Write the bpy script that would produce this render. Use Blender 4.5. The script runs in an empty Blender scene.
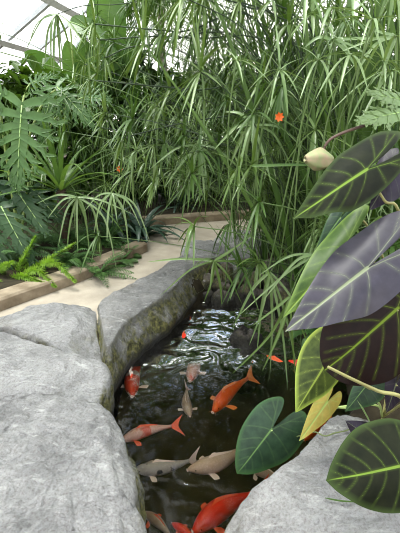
import bpy, math, random
import numpy as np
from mathutils import Vector, noise
V = Vector
sc = bpy.context.scene
COL = sc.collection
PI = math.pi

# ------------------------------------------------------------------ camera
CAM_H, PITCH, F = 1.5, math.radians(20), 400.0
cam = bpy.data.cameras.new('camera')
cam.sensor_fit = 'HORIZONTAL'; cam.sensor_width = 36; cam.lens = 36 * F / 400
cam.clip_start = 0.05; cam.clip_end = 200
camo = bpy.data.objects.new('camera', cam); COL.objects.link(camo)
camo.location = (0, 0, CAM_H); camo.rotation_euler = (PI / 2 - PITCH, 0, 0)
sc.camera = camo

def ray(px, py):
    a = (px - 200) / F; b = (266.5 - py) / F
    return a, math.cos(PITCH) + b * math.sin(PITCH), b * math.cos(PITCH) - math.sin(PITCH)
def G(px, py, z=0.0):                      # the point of height z that the photo shows at px, py
    a, y, u = ray(px, py); t = (z - CAM_H) / u
    return V((a * t, y * t, z))
def P(px, py, Y):                          # the point at distance Y that the photo shows at px, py
    a, y, u = ray(px, py); t = Y / y
    return V((a * t, Y, CAM_H + u * t))

# ------------------------------------------------------------------ materials
def new_mat(name):
    m = bpy.data.materials.new(name); m.use_nodes = True
    nt = m.node_tree; nt.nodes.clear()
    return m, nt, nt.nodes, nt.links
def N(nodes, typ, **kw):
    n = nodes.new(typ)
    for k, v in kw.items(): setattr(n, k, v)
    return n
def ramp(nodes, stops):
    r = nodes.new('ShaderNodeValToRGB'); e = r.color_ramp.elements
    while len(e) > 1: e.remove(e[-1])
    e[0].position = stops[0][0]; e[0].color = (*stops[0][1], 1)
    for p, c in stops[1:]:
        q = e.new(p); q.color = (*c, 1)
    return r
def noise_tex(nodes, links, scale, detail=4, rough=.55, dist=0, coord='Object'):
    t = nodes.new('ShaderNodeTexCoord'); n = nodes.new('ShaderNodeTexNoise')
    n.inputs['Scale'].default_value = scale; n.inputs['Detail'].default_value = detail
    n.inputs['Roughness'].default_value = rough; n.inputs['Distortion'].default_value = dist
    links.new(t.outputs[coord], n.inputs['Vector'])
    return n
def mixrgb(nodes, links, fac, a, b, blend='MIX'):
    m = nodes.new('ShaderNodeMix'); m.data_type = 'RGBA'; m.blend_type = blend
    for s, v in ((0, fac), (6, a), (7, b)):
        if hasattr(v, 'is_output'): links.new(v, m.inputs[s])
        elif isinstance(v, (int, float)): m.inputs[s].default_value = v
        else: m.inputs[s].default_value = (*v, 1)
    return m.outputs[2]
def leaf_out(nt, nodes, links, color, rough, trans, spec=.5, bump=None, tcol=None):
    b = nodes.new('ShaderNodeBsdfPrincipled'); t = nodes.new('ShaderNodeBsdfTranslucent')
    mx = nodes.new('ShaderNodeMixShader'); o = nodes.new('ShaderNodeOutputMaterial')
    b.inputs['Roughness'].default_value = rough; b.inputs['Specular IOR Level'].default_value = spec
    mx.inputs[0].default_value = trans
    if hasattr(color, 'is_output'):
        links.new(color, b.inputs['Base Color'])
        tc = mixrgb(nodes, links, 1.0, color, tcol or (1.0, 1.0, .45), 'MULTIPLY')
        links.new(tc, t.inputs['Color'])
    if bump is not None: links.new(bump, b.inputs['Normal'])
    links.new(b.outputs[0], mx.inputs[1]); links.new(t.outputs[0], mx.inputs[2]); links.new(mx.outputs[0], o.inputs['Surface'])
def leaf_mat(name, c1, c2, rough=.42, trans=.3, scale=3.0, spec=.5):
    m, nt, nd, lk = new_mat(name)
    n = noise_tex(nd, lk, scale, 3)
    r = ramp(nd, [(.32, c1), (.68, c2)]); lk.new(n.outputs['Fac'], r.inputs[0])
    leaf_out(nt, nd, lk, r.outputs[0], rough, trans, spec)
    return m
def ear_mat(name, c1, c2, vein, rough=.4, trans=.15, vw=.012, spec=.3, edge=None, tcol=None):
    m, nt, nd, lk = new_mat(name)
    n = noise_tex(nd, lk, 22, 4)
    r = ramp(nd, [(.3, c1), (.7, c2)]); lk.new(n.outputs['Fac'], r.inputs[0])
    at = N(nd, 'ShaderNodeAttribute', attribute_name='vein')
    mr = nd.new('ShaderNodeMapRange'); mr.interpolation_type = 'SMOOTHSTEP'
    mr.inputs[1].default_value = 0; mr.inputs[2].default_value = vw; mr.inputs[3].default_value = 1; mr.inputs[4].default_value = 0
    lk.new(at.outputs['Fac'], mr.inputs[0])
    g = nd.new('ShaderNodeMapRange'); g.interpolation_type = 'SMOOTHSTEP'      # paler flesh beside the ribs
    g.inputs[1].default_value = 0; g.inputs[2].default_value = vw * 4; g.inputs[3].default_value = .16; g.inputs[4].default_value = 0
    lk.new(at.outputs['Fac'], g.inputs[0])
    col = mixrgb(nd, lk, g.outputs[0], r.outputs[0], vein)
    col = mixrgb(nd, lk, mr.outputs[0], col, vein)
    if edge:
        ae = N(nd, 'ShaderNodeAttribute', attribute_name='rim')
        me = nd.new('ShaderNodeMapRange'); me.inputs[1].default_value = .86; me.inputs[2].default_value = 1.0
        lk.new(ae.outputs['Fac'], me.inputs[0]); col = mixrgb(nd, lk, me.outputs[0], col, edge)
    bp = nd.new('ShaderNodeBump'); bp.inputs['Strength'].default_value = .35; bp.inputs['Distance'].default_value = .004
    lk.new(mr.outputs[0], bp.inputs['Height'])
    leaf_out(nt, nd, lk, col, rough, trans, spec, bp.outputs[0], tcol)
    return m
def plain(name, col, rough=.6, spec=.5, c2=None, scale=8, bump=0):
    m, nt, nd, lk = new_mat(name)
    b = nd.new('ShaderNodeBsdfPrincipled'); o = nd.new('ShaderNodeOutputMaterial')
    b.inputs['Roughness'].default_value = rough; b.inputs['Specular IOR Level'].default_value = spec
    n = noise_tex(nd, lk, scale, 5)
    r = ramp(nd, [(.3, col), (.7, c2 or tuple(x * 1.25 for x in col))]); lk.new(n.outputs['Fac'], r.inputs[0])
    lk.new(r.outputs[0], b.inputs['Base Color'])
    if bump:
        bp = nd.new('ShaderNodeBump'); bp.inputs['Distance'].default_value = bump; bp.inputs['Strength'].default_value = .6
        n2 = noise_tex(nd, lk, scale * 6, 6, .65); lk.new(n2.outputs['Fac'], bp.inputs['Height']); lk.new(bp.outputs[0], b.inputs['Normal'])
    lk.new(b.outputs[0], o.inputs['Surface'])
    return m

def rock_mat(name, dark, light, moss=1.0, warm=.3):
    m, nt, nd, lk = new_mat(name)
    b = nd.new('ShaderNodeBsdfPrincipled'); o = nd.new('ShaderNodeOutputMaterial'); b.inputs['Roughness'].default_value = .82
    n1 = noise_tex(nd, lk, 3.2, 8, .62, .6); r1 = ramp(nd, [(.3, dark), (.5, tuple((a + c) / 2 for a, c in zip(dark, light))), (.72, light)])
    lk.new(n1.outputs['Fac'], r1.inputs[0])
    n2 = noise_tex(nd, lk, 85, 6, .75); r2 = ramp(nd, [(.30, (.45, .35, .35)), (.5, (.95, .95, .95)), (.75, (1.25, 1.25, 1.25))]); lk.new(n2.outputs['Fac'], r2.inputs[0])
    col = mixrgb(nd, lk, .8, r1.outputs[0], r2.outputs[0], 'MULTIPLY')
    # white mineral streaks
    tc = nd.new('ShaderNodeTexCoord'); mp = nd.new('ShaderNodeMapping'); mp.inputs['Scale'].default_value = (9, 26, 9); mp.inputs['Rotation'].default_value = (0, 0, .7)
    lk.new(tc.outputs['Object'], mp.inputs[0]); n3 = nd.new('ShaderNodeTexNoise'); n3.inputs['Scale'].default_value = 1; n3.inputs['Detail'].default_value = 7; n3.inputs['Roughness'].default_value = .7
    lk.new(mp.outputs[0], n3.inputs['Vector']); r3 = ramp(nd, [(.56, (0, 0, 0)), (.72, (.85, .85, .85))]); lk.new(n3.outputs['Fac'], r3.inputs[0])
    col = mixrgb(nd, lk, r3.outputs[0], col, (.58, .58, .56))
    n8 = noise_tex(nd, lk, 1.5, 3, .6, 1.2); r8 = ramp(nd, [(.485, (0, 0, 0)), (.5, (.75, .75, .75)), (.515, (0, 0, 0))]); lk.new(n8.outputs['Fac'], r8.inputs[0])
    n9 = noise_tex(nd, lk, 2.2, 2, .5); r9 = ramp(nd, [(.5, (0, 0, 0)), (.6, (1, 1, 1))]); lk.new(n9.outputs['Fac'], r9.inputs[0])
    ck = mixrgb(nd, lk, 1.0, r8.outputs[0], r9.outputs[0], 'MULTIPLY')
    col = mixrgb(nd, lk, ck, col, (.05, .048, .045))
    # warm stain
    n4 = noise_tex(nd, lk, 2.1, 5, .6); r4 = ramp(nd, [(.55, (0, 0, 0)), (.75, (warm, warm, warm))]); lk.new(n4.outputs['Fac'], r4.inputs[0])
    col = mixrgb(nd, lk, r4.outputs[0], col, (.26, .21, .13))
    # moss on steep wet flanks just above the water
    ge = nd.new('ShaderNodeNewGeometry'); sx = nd.new('ShaderNodeSeparateXYZ'); lk.new(ge.outputs['Normal'], sx.inputs[0])
    mn = nd.new('ShaderNodeMapRange'); mn.inputs[1].default_value = .85; mn.inputs[2].default_value = .5; lk.new(sx.outputs[2], mn.inputs[0])
    sp = nd.new('ShaderNodeSeparateXYZ'); lk.new(ge.outputs['Position'], sp.inputs[0])
    mz = nd.new('ShaderNodeMapRange'); mz.inputs[1].default_value = .07; mz.inputs[2].default_value = -.02; lk.new(sp.outputs[2], mz.inputs[0])
    n5 = noise_tex(nd, lk, 7, 6, .65); r5 = ramp(nd, [(.36, (0, 0, 0)), (.52, (1, 1, 1))]); lk.new(n5.outputs['Fac'], r5.inputs[0])
    def mul(a, c):
        q = N(nd, 'ShaderNodeMath', operation='MULTIPLY')
        lk.new(a, q.inputs[0])
        if hasattr(c, 'is_output'): lk.new(c, q.inputs[1])
        else: q.inputs[1].default_value = c
        return q.outputs[0]
    fm = mul(mul(mul(mn.outputs[0], mz.outputs[0]), r5.outputs[0]), moss)
    n6 = noise_tex(nd, lk, 30, 5, .7); r6 = ramp(nd, [(.35, (.03, .027, .012)), (.5, (.10, .10, .028)), (.66, (.24, .22, .07))]); lk.new(n6.outputs['Fac'], r6.inputs[0])
    col = mixrgb(nd, lk, fm, col, r6.outputs[0])
    mw = nd.new('ShaderNodeMapRange'); mw.inputs[1].default_value = -.14; mw.inputs[2].default_value = -.22; mw.inputs[4].default_value = .92; lk.new(sp.outputs[2], mw.inputs[0])
    col = mixrgb(nd, lk, mw.outputs[0], col, (.012, .011, .008))     # wet algae band at the waterline
    lk.new(col, b.inputs['Base Color'])
    bp = nd.new('ShaderNodeBump'); bp.inputs['Distance'].default_value = .03; bp.inputs['Strength'].default_value = 1.0
    n7 = noise_tex(nd, lk, 22, 10, .72, .4); lk.new(n7.outputs['Fac'], bp.inputs['Height'])
    bp2 = nd.new('ShaderNodeBump'); bp2.inputs['Distance'].default_value = .04; bp2.inputs['Strength'].default_value = .7
    lk.new(n3.outputs['Fac'], bp2.inputs['Height']); lk.new(bp.outputs[0], bp2.inputs['Normal'])
    bp3 = nd.new('ShaderNodeBump'); bp3.inputs['Distance'].default_value = .10; bp3.inputs['Strength'].default_value = .6
    n10 = noise_tex(nd, lk, 5, 5, .55, 1.0); lk.new(n10.outputs['Fac'], bp3.inputs['Height']); lk.new(bp2.outputs[0], bp3.inputs['Normal'])
    lk.new(bp3.outputs[0], b.inputs['Normal'])
    lk.new(b.outputs[0], o.inputs['Surface'])
    return m

def koi_mat(name, base, patch, lo, hi, scale=7, off=0.0):
    m, nt, nd, lk = new_mat(name)
    b = nd.new('ShaderNodeBsdfPrincipled'); o = nd.new('ShaderNodeOutputMaterial'); b.inputs['Roughness'].default_value = .28
    tc = nd.new('ShaderNodeTexCoord'); mp = nd.new('ShaderNodeMapping'); mp.inputs['Location'].default_value = (off, off * .7, 0)
    lk.new(tc.outputs['Object'], mp.inputs[0]); n = nd.new('ShaderNodeTexNoise'); n.inputs['Scale'].default_value = scale; n.inputs['Detail'].default_value = 3
    lk.new(mp.outputs[0], n.inputs['Vector']); r = ramp(nd, [(lo, base), (hi, patch)]); lk.new(n.outputs['Fac'], r.inputs[0])
    vo = nd.new('ShaderNodeTexVoronoi'); vo.inputs['Scale'].default_value = 95; lk.new(tc.outputs['Object'], vo.inputs['Vector'])
    rv = ramp(nd, [(0, (1, 1, 1)), (.6, (.78, .74, .72))]); lk.new(vo.outputs['Distance'], rv.inputs[0])
    lk.new(mixrgb(nd, lk, .6, r.outputs[0], rv.outputs[0], 'MULTIPLY'), b.inputs['Base Color'])
    lk.new(b.outputs[0], o.inputs['Surface'])
    return m

M = {}
M['sedge'] = leaf_mat('sedge_green', (0.07616, 0.1428, 0.02592), (0.1523, 0.2436, 0.05616), .34, .2, 1.2, .6)
M['sedge_pale'] = leaf_mat('sedge_pale_green', (0.1296, 0.2184, 0.06885), (0.2333, 0.336, 0.1377), .34, .2, 1.5, .6)
M['sedge_dark'] = leaf_mat('sedge_deep_green', (0.0308, 0.0756, 0.01285), (0.0792, 0.1512, 0.02754), .4, .2, 1.5, .35)
M['stem'] = leaf_mat('sedge_stem', (0.064, 0.12, 0.024), (0.136, 0.224, 0.064), .38, .1, 2)
M['stem_dark'] = leaf_mat('sedge_old_stem', (0.012, 0.028, 0.0096), (0.04, 0.072, 0.024), .45, .05, 2)
M['reed'] = leaf_mat('reed_green', (0.048, 0.12, 0.016), (0.16, 0.28, 0.048), .4, .35, 1.5)
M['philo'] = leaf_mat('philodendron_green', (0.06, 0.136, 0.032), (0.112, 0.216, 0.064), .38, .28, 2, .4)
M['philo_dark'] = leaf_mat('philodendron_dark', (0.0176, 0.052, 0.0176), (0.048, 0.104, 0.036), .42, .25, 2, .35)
M['midrib'] = plain('leaf_midrib', (.28, .42, .14), .45)
M['strel'] = leaf_mat('broadleaf_green', (0.072, 0.16, 0.04), (0.136, 0.248, 0.072), .35, .35, 2)
M['fox'] = leaf_mat('foxtail_green', (0.16, 0.32, 0.024), (0.288, 0.464, 0.056), .5, .4, 6)
M['fern'] = leaf_mat('fern_green', (0.036, 0.104, 0.024), (0.096, 0.2, 0.048), .45, .3, 5)
M['strap'] = leaf_mat('strap_leaf_green', (0.096, 0.192, 0.04), (0.192, 0.32, 0.08), .35, .3, 3)
M['agave'] = leaf_mat('blue_green_leaf', (0.024, 0.06, 0.036), (0.056, 0.104, 0.068), .38, .15, 4)
M['bush_a'] = leaf_mat('shrub_green', (0.036, 0.088, 0.012), (0.096, 0.176, 0.028), .42, .35, 1.8, .35)
M['bush_b'] = leaf_mat('shrub_dark_green', (0.0128, 0.036, 0.0064), (0.04, 0.088, 0.016), .45, .3, 1.8, .3)
M['bush_c'] = leaf_mat('shrub_yellow_green', (0.16, 0.288, 0.04), (0.272, 0.416, 0.08), .42, .4, 1.8)
M['bark'] = plain('grey_bark', (.16, .13, .10), .85, .3, (.34, .30, .25), 14, .01)
M['twig'] = plain('brown_twig', (.07, .045, .03), .7)
M['brownstem'] = plain('purple_brown_stem', (.07, .04, .035), .4, .5, (.16, .10, .07))
M['petiole'] = plain('petiole_tan_green', (.22, .20, .07), .4, .5, (.33, .32, .12))
M['petiole_g'] = plain('petiole_pale_green', (.32, .42, .14), .4)
M['petal'] = plain('orange_petal', (.85, .16, .02), .5)
M['bud'] = plain('bud_skin', (.26, .38, .15), .6, .3, (.46, .32, .22), 24)
M['white_paint'] = plain('white_painted_steel', (.80, .81, .82), .5)
M['grey_paint'] = plain('grey_steel', (.6, .62, .64), .5)
M['cable'] = plain('steel_cable', (.2, .2, .2), .5)
M['vine'] = plain('dry_vine', (.10, .13, .04), .6)
M['soil'] = plain('soil', (.016, .013, .006), .95, .2, (.05, .042, .020), 9, .02)
M['concrete'] = plain('buff_concrete', (.33, .285, .225), .9, .25, (.45, .395, .315), 5, .006)
M['kerb'] = plain('kerb_concrete', (.17, .13, .085), .9, .25, (.37, .305, .215), 6, .01)
M['rock'] = rock_mat('grey_slate', (.19, .19, .187), (.45, .45, .44))
M['rock_b'] = rock_mat('grey_slate_warm', (.155, .155, .15), (.35, .347, .335), 1.0, .55)
M['rock_c'] = rock_mat('pale_granite', (.20, .20, .196), (.43, .43, .42), .5, .2)
M['rubble'] = rock_mat('brown_rubble', (.10, .085, .065), (.24, .21, .18), .7, .5)

# ------------------------------------------------------------------ mesh collecting and linking
class MB:
    def __init__(self): self.v = []; self.f = []; self.at = {}
    def add(self, vs, fs):
        b = len(self.v); self.v += [tuple(p) for p in vs]; self.f += [tuple(b + i for i in q) for q in fs]
def origin_of(o):
    p = V((0, 0, 0))
    while o is not None: p += o.location; o = o.parent
    return p
def obj(name, mb, mat, parent=None, base=None, smooth=True, label=None):
    org = origin_of(parent) if parent else V((0, 0, 0))
    loc = V(base) if base is not None else (V((0, 0, 0)))
    if parent is not None and base is None: loc = org
    me = bpy.data.meshes.new(name)
    me.from_pydata([(p[0] - loc.x, p[1] - loc.y, p[2] - loc.z) for p in mb.v], [], mb.f)
    if smooth: me.polygons.foreach_set('use_smooth', [True] * len(me.polygons))
    for k, a in mb.at.items():
        t = me.attributes.new(k, 'FLOAT', 'POINT'); t.data.foreach_set('value', a)
    me.materials.append(M[mat] if isinstance(mat, str) else mat)
    o = bpy.data.objects.new(name, me); COL.objects.link(o)
    if parent is not None: o.parent = parent; o.location = loc - org
    else: o.location = loc
    if label: o['label'] = label
    return o
def tag(o, label, cat, group=None, kind=None):
    o['label'] = label; o['category'] = cat
    if group: o['group'] = group
    if kind: o['kind'] = kind
    return o
def thing(name, loc, label, cat, group=None):
    o = bpy.data.objects.new(name, None); o.empty_display_size = .1; COL.objects.link(o); o.location = loc
    return tag(o, label, cat, group)
def struct(o): o['kind'] = 'structure'; return o

# ------------------------------------------------------------------ shapes
def catmull(pts, n, closed=False):
    out = []; m = len(pts); segs = m if closed else m - 1
    for i in range(segs):
        g = (lambda k: pts[k % m]) if closed else (lambda k: pts[max(0, min(m - 1, k))])
        p0, p1, p2, p3 = g(i - 1), g(i), g(i + 1), g(i + 2)
        for k in range(n):
            t = k / n
            out.append(tuple(.5 * ((2 * b) + (-a + c) * t + (2 * a - 5 * b + 4 * c - d) * t * t + (-a + 3 * b - 3 * c + d) * t ** 3)
                             for a, b, c, d in zip(p0, p1, p2, p3)))
    if not closed: out.append(tuple(pts[-1]))
    return out
def curve(pts, n=8): return [V(p) for p in catmull([tuple(p) for p in pts], n)]
def bezier(a, b, c, n):
    return [a * (1 - t) ** 2 + b * 2 * t * (1 - t) + c * t * t for t in (i / n for i in range(n + 1))]
def tube(mb, pts, r0, r1=None, sides=5):
    r1 = r0 if r1 is None else r1; n = len(pts); vs = []; fs = []
    for i, p in enumerate(pts):
        t = (pts[min(n - 1, i + 1)] - pts[max(0, i - 1)]).normalized()
        a = t.cross(V((0, 0, 1)) if abs(t.z) < .9 else V((1, 0, 0))).normalized(); b = t.cross(a)
        r = r0 + (r1 - r0) * i / max(1, n - 1)
        for k in range(sides):
            an = 2 * PI * k / sides; vs.append(p + a * (r * math.cos(an)) + b * (r * math.sin(an)))
    for i in range(n - 1):
        for k in range(sides):
            k2 = (k + 1) % sides; fs.append((i * sides + k, i * sides + k2, (i + 1) * sides + k2, (i + 1) * sides + k))
    fs.append(tuple(range(sides))[::-1]); fs.append(tuple((n - 1) * sides + k for k in range(sides)))
    mb.add(vs, fs)
def blade(mb, pts, w, prof=None, fold=.3, up=None, side=None):
    n = len(pts); vs = []; fs = []
    for i, p in enumerate(pts):
        t = (pts[min(n - 1, i + 1)] - pts[max(0, i - 1)]).normalized()
        if side is not None: s = side
        else:
            u = up or V((0, 0, 1))
            s = t.cross(u)
            if s.length < .05: s = t.cross(V((.6, .8, 0)))
            s = s.normalized()
        nn = s.cross(t).normalized(); q = i / (n - 1)
        ww = w * (prof(q) if prof else (min(1, .45 + q * 3) * (1 - q ** 3) + .02))
        vs += [p - s * ww + nn * (ww * fold), p, p + s * ww + nn * (ww * fold)]
    for i in range(n - 1):
        a = i * 3; fs += [(a, a + 1, a + 4, a + 3), (a + 1, a + 2, a + 5, a + 4)]
    mb.add(vs, fs)
def droop_path(p, d, L, n, g):
    pts = [p.copy()]; d = d.normalized()
    for i in range(n):
        d = V((d.x, d.y, d.z - g / n)).normalized(); p = p + d * (L / n); pts.append(p.copy())
    return pts
def strap_path(p, d, L, n, g):
    # bends near its root, then runs on almost straight
    pts = [p.copy()]; d = d.normalized()
    for i in range(n):
        k = 2.2 * (1 - i / n) ** 1.5
        d = V((d.x, d.y, d.z - g * k / n)).normalized(); p = p + d * (L / n); pts.append(p.copy())
    return pts
def whorl(mb, apex, axis, rng, n=18, L=.33, w=.0055, droop=1.6, elev=.35):
    axis = axis.normalized()
    a = axis.cross(V((0, 0, 1)));  a = a.normalized() if a.length > .1 else V((1, 0, 0)); b = axis.cross(a)
    for i in range(n):
        an = 2 * PI * (i + rng.uniform(-.35, .35)) / n; e = elev + rng.uniform(-.3, .45)
        d = (a * math.cos(an) + b * math.sin(an)) * math.cos(e) + axis * math.sin(e)
        blade(mb, strap_path(apex, d, L * rng.uniform(.6, 1.15), 7, droop * rng.uniform(.3, 1.3)), w * rng.uniform(.7, 1.25), fold=.35)

# ------------------------------------------------------------------ world and light
w = bpy.data.worlds.new('sky'); sc.world = w; w.use_nodes = True
nt = w.node_tree; nd, lk = nt.nodes, nt.links; nd.clear()
tc = nd.new('ShaderNodeTexCoord'); mp = nd.new('ShaderNodeMapping'); mp.inputs['Scale'].default_value = (1, 1, 2.2)
nz = nd.new('ShaderNodeTexNoise'); nz.inputs['Scale'].default_value = 2.6; nz.inputs['Detail'].default_value = 5
lk.new(tc.outputs['Generated'], mp.inputs[0]); lk.new(mp.outputs[0], nz.inputs['Vector'])
r = ramp(nd, [(.38, (.46, .62, 1.0)), (.52, (1, .985, .95)), (1, (1, .985, .95))]); lk.new(nz.outputs['Fac'], r.inputs[0])
bg = nd.new('ShaderNodeBackground'); bg.inputs['Strength'].default_value = 1.75; wo = nd.new('ShaderNodeOutputWorld')
sxw = nd.new('ShaderNodeSeparateXYZ'); lk.new(tc.outputs['Generated'], sxw.inputs[0])
mzw = nd.new('ShaderNodeMapRange'); mzw.inputs[1].default_value = .35; mzw.inputs[2].default_value = .6; lk.new(sxw.outputs[2], mzw.inputs[0])
lk.new(mixrgb(nd, lk, mzw.outputs[0], (1, .985, .95), r.outputs[0]), bg.inputs['Color']); lk.new(bg.outputs[0], wo.inputs['Surface'])
sun = bpy.data.lights.new('sun', 'SUN'); sun.energy = 4.6; sun.angle = math.radians(28); sun.color = (1, .97, .92)
so = bpy.data.objects.new('sun', sun); COL.objects.link(so); so.rotation_euler = V((.22, -.12, -1)).to_track_quat('-Z', 'Y').to_euler(); so.location = (-2, -2, 8)
sc.view_settings.view_transform = 'Standard'; sc.view_settings.look = 'None'; sc.view_settings.exposure = .58; sc.view_settings.gamma = 1
sc.view_settings.use_curve_mapping = False
sc.cycles.use_denoising = True; sc.cycles.filter_width = 1.0
sc.cycles.max_bounces = 8; sc.cycles.transparent_max_bounces = 16

# ------------------------------------------------------------------ ground, path, water
POND = [(-.35, .7), (-.5, 1.2), (-.72, 1.6), (-.85, 2.0), (-.85, 2.5), (-.55, 2.9), (-.25, 3.4), (.02, 4.0), (.35, 4.45), (.8, 4.4), (1.0, 3.7), (1.05, 3.1), (1.15, 2.5), (1.05, 2.05),
        (.75, 1.75), (.5, 1.45), (.3, 1.15), (.25, .7)]
PATH = [(-3.2, .2), (-2.35, 1.9), (-1.70, 2.98), (-1.17, 3.7), (-.66, 4.68), (-.95, 5.0), (-.80, 5.92), (.6, 6.36), (2.2, 6.6), (2.2, 6.0), (1.1, 5.5), (.55, 4.9), (.05, 4.2), (-.4, 3.3), (-1.0, 2.6), (-1.25, 1.4), (-1.2, .2)]
def sdist(X, Y, poly):
    d = np.full(X.shape, 1e9); ins = np.zeros(X.shape, bool); n = len(poly)
    for i in range(n):
        (x0, y0), (x1, y1) = poly[i], poly[(i + 1) % n]
        ex, ey = x1 - x0, y1 - y0; t = np.clip(((X - x0) * ex + (Y - y0) * ey) / (ex * ex + ey * ey), 0, 1)
        d = np.minimum(d, np.hypot(X - x0 - t * ex, Y - y0 - t * ey))
        c = ((y0 > Y) != (y1 > Y)) & (X < (x1 - x0) * (Y - y0) / (y1 - y0 + 1e-12) + x0); ins ^= c
    return np.where(ins, -d, d)
def ss(a, b, x): t = np.clip((x - a) / (b - a), 0, 1); return t * t * (3 - 2 * t)
xs = np.concatenate([[-25, -12], np.arange(-5, 5.01, .06), [12, 25]]); ys = np.concatenate([[-6, -2], np.arange(0, 9.01, .06), [14, 30]])
X, Y = np.meshgrid(xs, ys)
dp = sdist(X, Y, POND); dq = sdist(X, Y, PATH)
Z = -.95 + .92 * ss(-.34, .05, dp)
Z = Z + ss(.05, .16, dq) * ss(.15, .4, dp) * np.where((X < -.5) | (Y > 5.6), .13, .03)
mb = MB(); nx, ny = len(xs), len(ys)
mb.v = [(x, y, z + .02 * noise.noise(V((x * 4, y * 4, 0)))*(1 if q>.1 else 0)) for x, y, z, q in zip(X.ravel(), Y.ravel(), Z.ravel(), dq.ravel())]
mb.f = [(j * nx + i, j * nx + i + 1, (j + 1) * nx + i + 1, (j + 1) * nx + i) for j in range(ny - 1) for i in range(nx - 1)]
m, nt_, nd, lk = new_mat('soil_and_silt')
b = nd.new('ShaderNodeBsdfPrincipled'); o = nd.new('ShaderNodeOutputMaterial'); b.inputs['Roughness'].default_value = .9; b.inputs['Specular IOR Level'].default_value = .2
n = noise_tex(nd, lk, 9, 5); r = ramp(nd, [(.3, (.014, .011, .006)), (.7, (.05, .04, .022))]); lk.new(n.outputs['Fac'], r.inputs[0])
n2 = noise_tex(nd, lk, 3, 4); r2 = ramp(nd, [(.3, (.07, .058, .024)), (.7, (.14, .115, .052))]); lk.new(n2.outputs['Fac'], r2.inputs[0])
ge = nd.new('ShaderNodeNewGeometry'); sp = nd.new('ShaderNodeSeparateXYZ'); lk.new(ge.outputs['Position'], sp.inputs[0])
mr = nd.new('ShaderNodeMapRange'); mr.inputs[1].default_value = -.3; mr.inputs[2].default_value = -.5; lk.new(sp.outputs[2], mr.inputs[0])
lk.new(mixrgb(nd, lk, mr.outputs[0], r.outputs[0], r2.outputs[0]), b.inputs['Base Color']); lk.new(b.outputs[0], o.inputs['Surface'])
struct(obj('floor', mb, m))
def ground_z(x, y):
    a, b = np.array([float(x)]), np.array([float(y)])
    p, q = sdist(a, b, POND), sdist(a, b, PATH)
    return float((-.95 + .92 * ss(-.34, .05, p) + ss(.05, .16, q) * ss(.15, .4, p) * (.13 if (x < -.5 or y > 5.6) else .03))[0])

def slab(poly, z0, z1):
    mb = MB(); n = len(poly)
    mb.add([(x, y, z1) for x, y in poly] + [(x, y, z0) for x, y in poly],
           [tuple(range(n))[::-1]] + [(i, (i + 1) % n, n + (i + 1) % n, n + i) for i in range(n)])
    return mb
struct(obj('path', slab(PATH, -.06, 0), 'concrete', smooth=False))
def kerb(pts, wd, h):
    mb = MB(); n = len(pts); vs = []; fs = []
    for i, p in enumerate(pts):
        t = V(pts[min(n - 1, i + 1)]) - V(pts[max(0, i - 1)]); s = V((-t.y, t.x)).normalized() * wd; p = V(p)
        r = .018
        for (k, z) in ((0, -.05), (0, h - r), (r / wd, h), (1 - r / wd, h), (1, h - r), (1, -.05)):
            q = p + s * k; vs.append((q.x, q.y, z))
    for i in range(n - 1):
        for k in range(5): fs.append((i * 6 + k, i * 6 + k + 1, (i + 1) * 6 + k + 1, (i + 1) * 6 + k))
    fs.append(tuple(range(6))); fs.append(tuple((n - 1) * 6 + k for k in range(6))[::-1])
    mb.add(vs, fs); return mb
KP = catmull([(-3.1, .5), (-2.35, 1.9), (-1.70, 2.98), (-1.17, 3.7), (-.64, 4.66)], 5)
struct(obj('kerb', kerb(KP, .2, .11), 'kerb', smooth=False))
struct(obj('kerb_far', kerb([(-.84, 5.9), (.6, 6.34), (2.2, 6.58)], .2, .12), 'kerb', smooth=False))

m, ntw, nd, lk = new_mat('pond_water')
o = nd.new('ShaderNodeOutputMaterial'); tr = nd.new('ShaderNodeBsdfTransparent'); gl = nd.new('ShaderNodeBsdfGlossy'); gl.inputs['Roughness'].default_value = .015
tr.inputs['Color'].default_value = (.97, .97, .93, 1)
fr = nd.new('ShaderNodeFresnel'); fr.inputs['IOR'].default_value = 1.2; mx = nd.new('ShaderNodeMixShader')
n1 = noise_tex(nd, lk, 3.4, 1, .4, 1.5); n2 = noise_tex(nd, lk, 8, 0, .5, 1.5)
b1 = nd.new('ShaderNodeBump'); b1.inputs['Strength'].default_value = 1; b1.inputs['Distance'].default_value = .026; lk.new(n1.outputs['Fac'], b1.inputs['Height'])
b2 = nd.new('ShaderNodeBump'); b2.inputs['Strength'].default_value = 1; b2.inputs['Distance'].default_value = .004; lk.new(n2.outputs['Fac'], b2.inputs['Height']); lk.new(b1.outputs[0], b2.inputs['Normal'])
lk.new(b2.outputs[0], gl.inputs['Normal']); fm_ = N(nd, 'ShaderNodeMath', operation='MAXIMUM'); fm_.inputs[1].default_value = .032; lk.new(fr.outputs[0], fm_.inputs[0]); lk.new(fm_.outputs[0], mx.inputs[0]); lk.new(tr.outputs[0], mx.inputs[1]); lk.new(gl.outputs[0], mx.inputs[2]); lk.new(mx.outputs[0], o.inputs['Surface'])
va = nd.new('ShaderNodeVolumeAbsorption'); va.inputs['Color'].default_value = (.55, .5, .22, 1); va.inputs['Density'].default_value = .25
lk.new(va.outputs[0], o.inputs['Volume'])
WZ = -.28
wp = [(-1.0, .6), (1.4, .6), (1.4, 4.75), (-1.0, 4.75)]
struct(obj('pond_water', slab(wp, -1.1, WZ), m, smooth=False))

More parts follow.
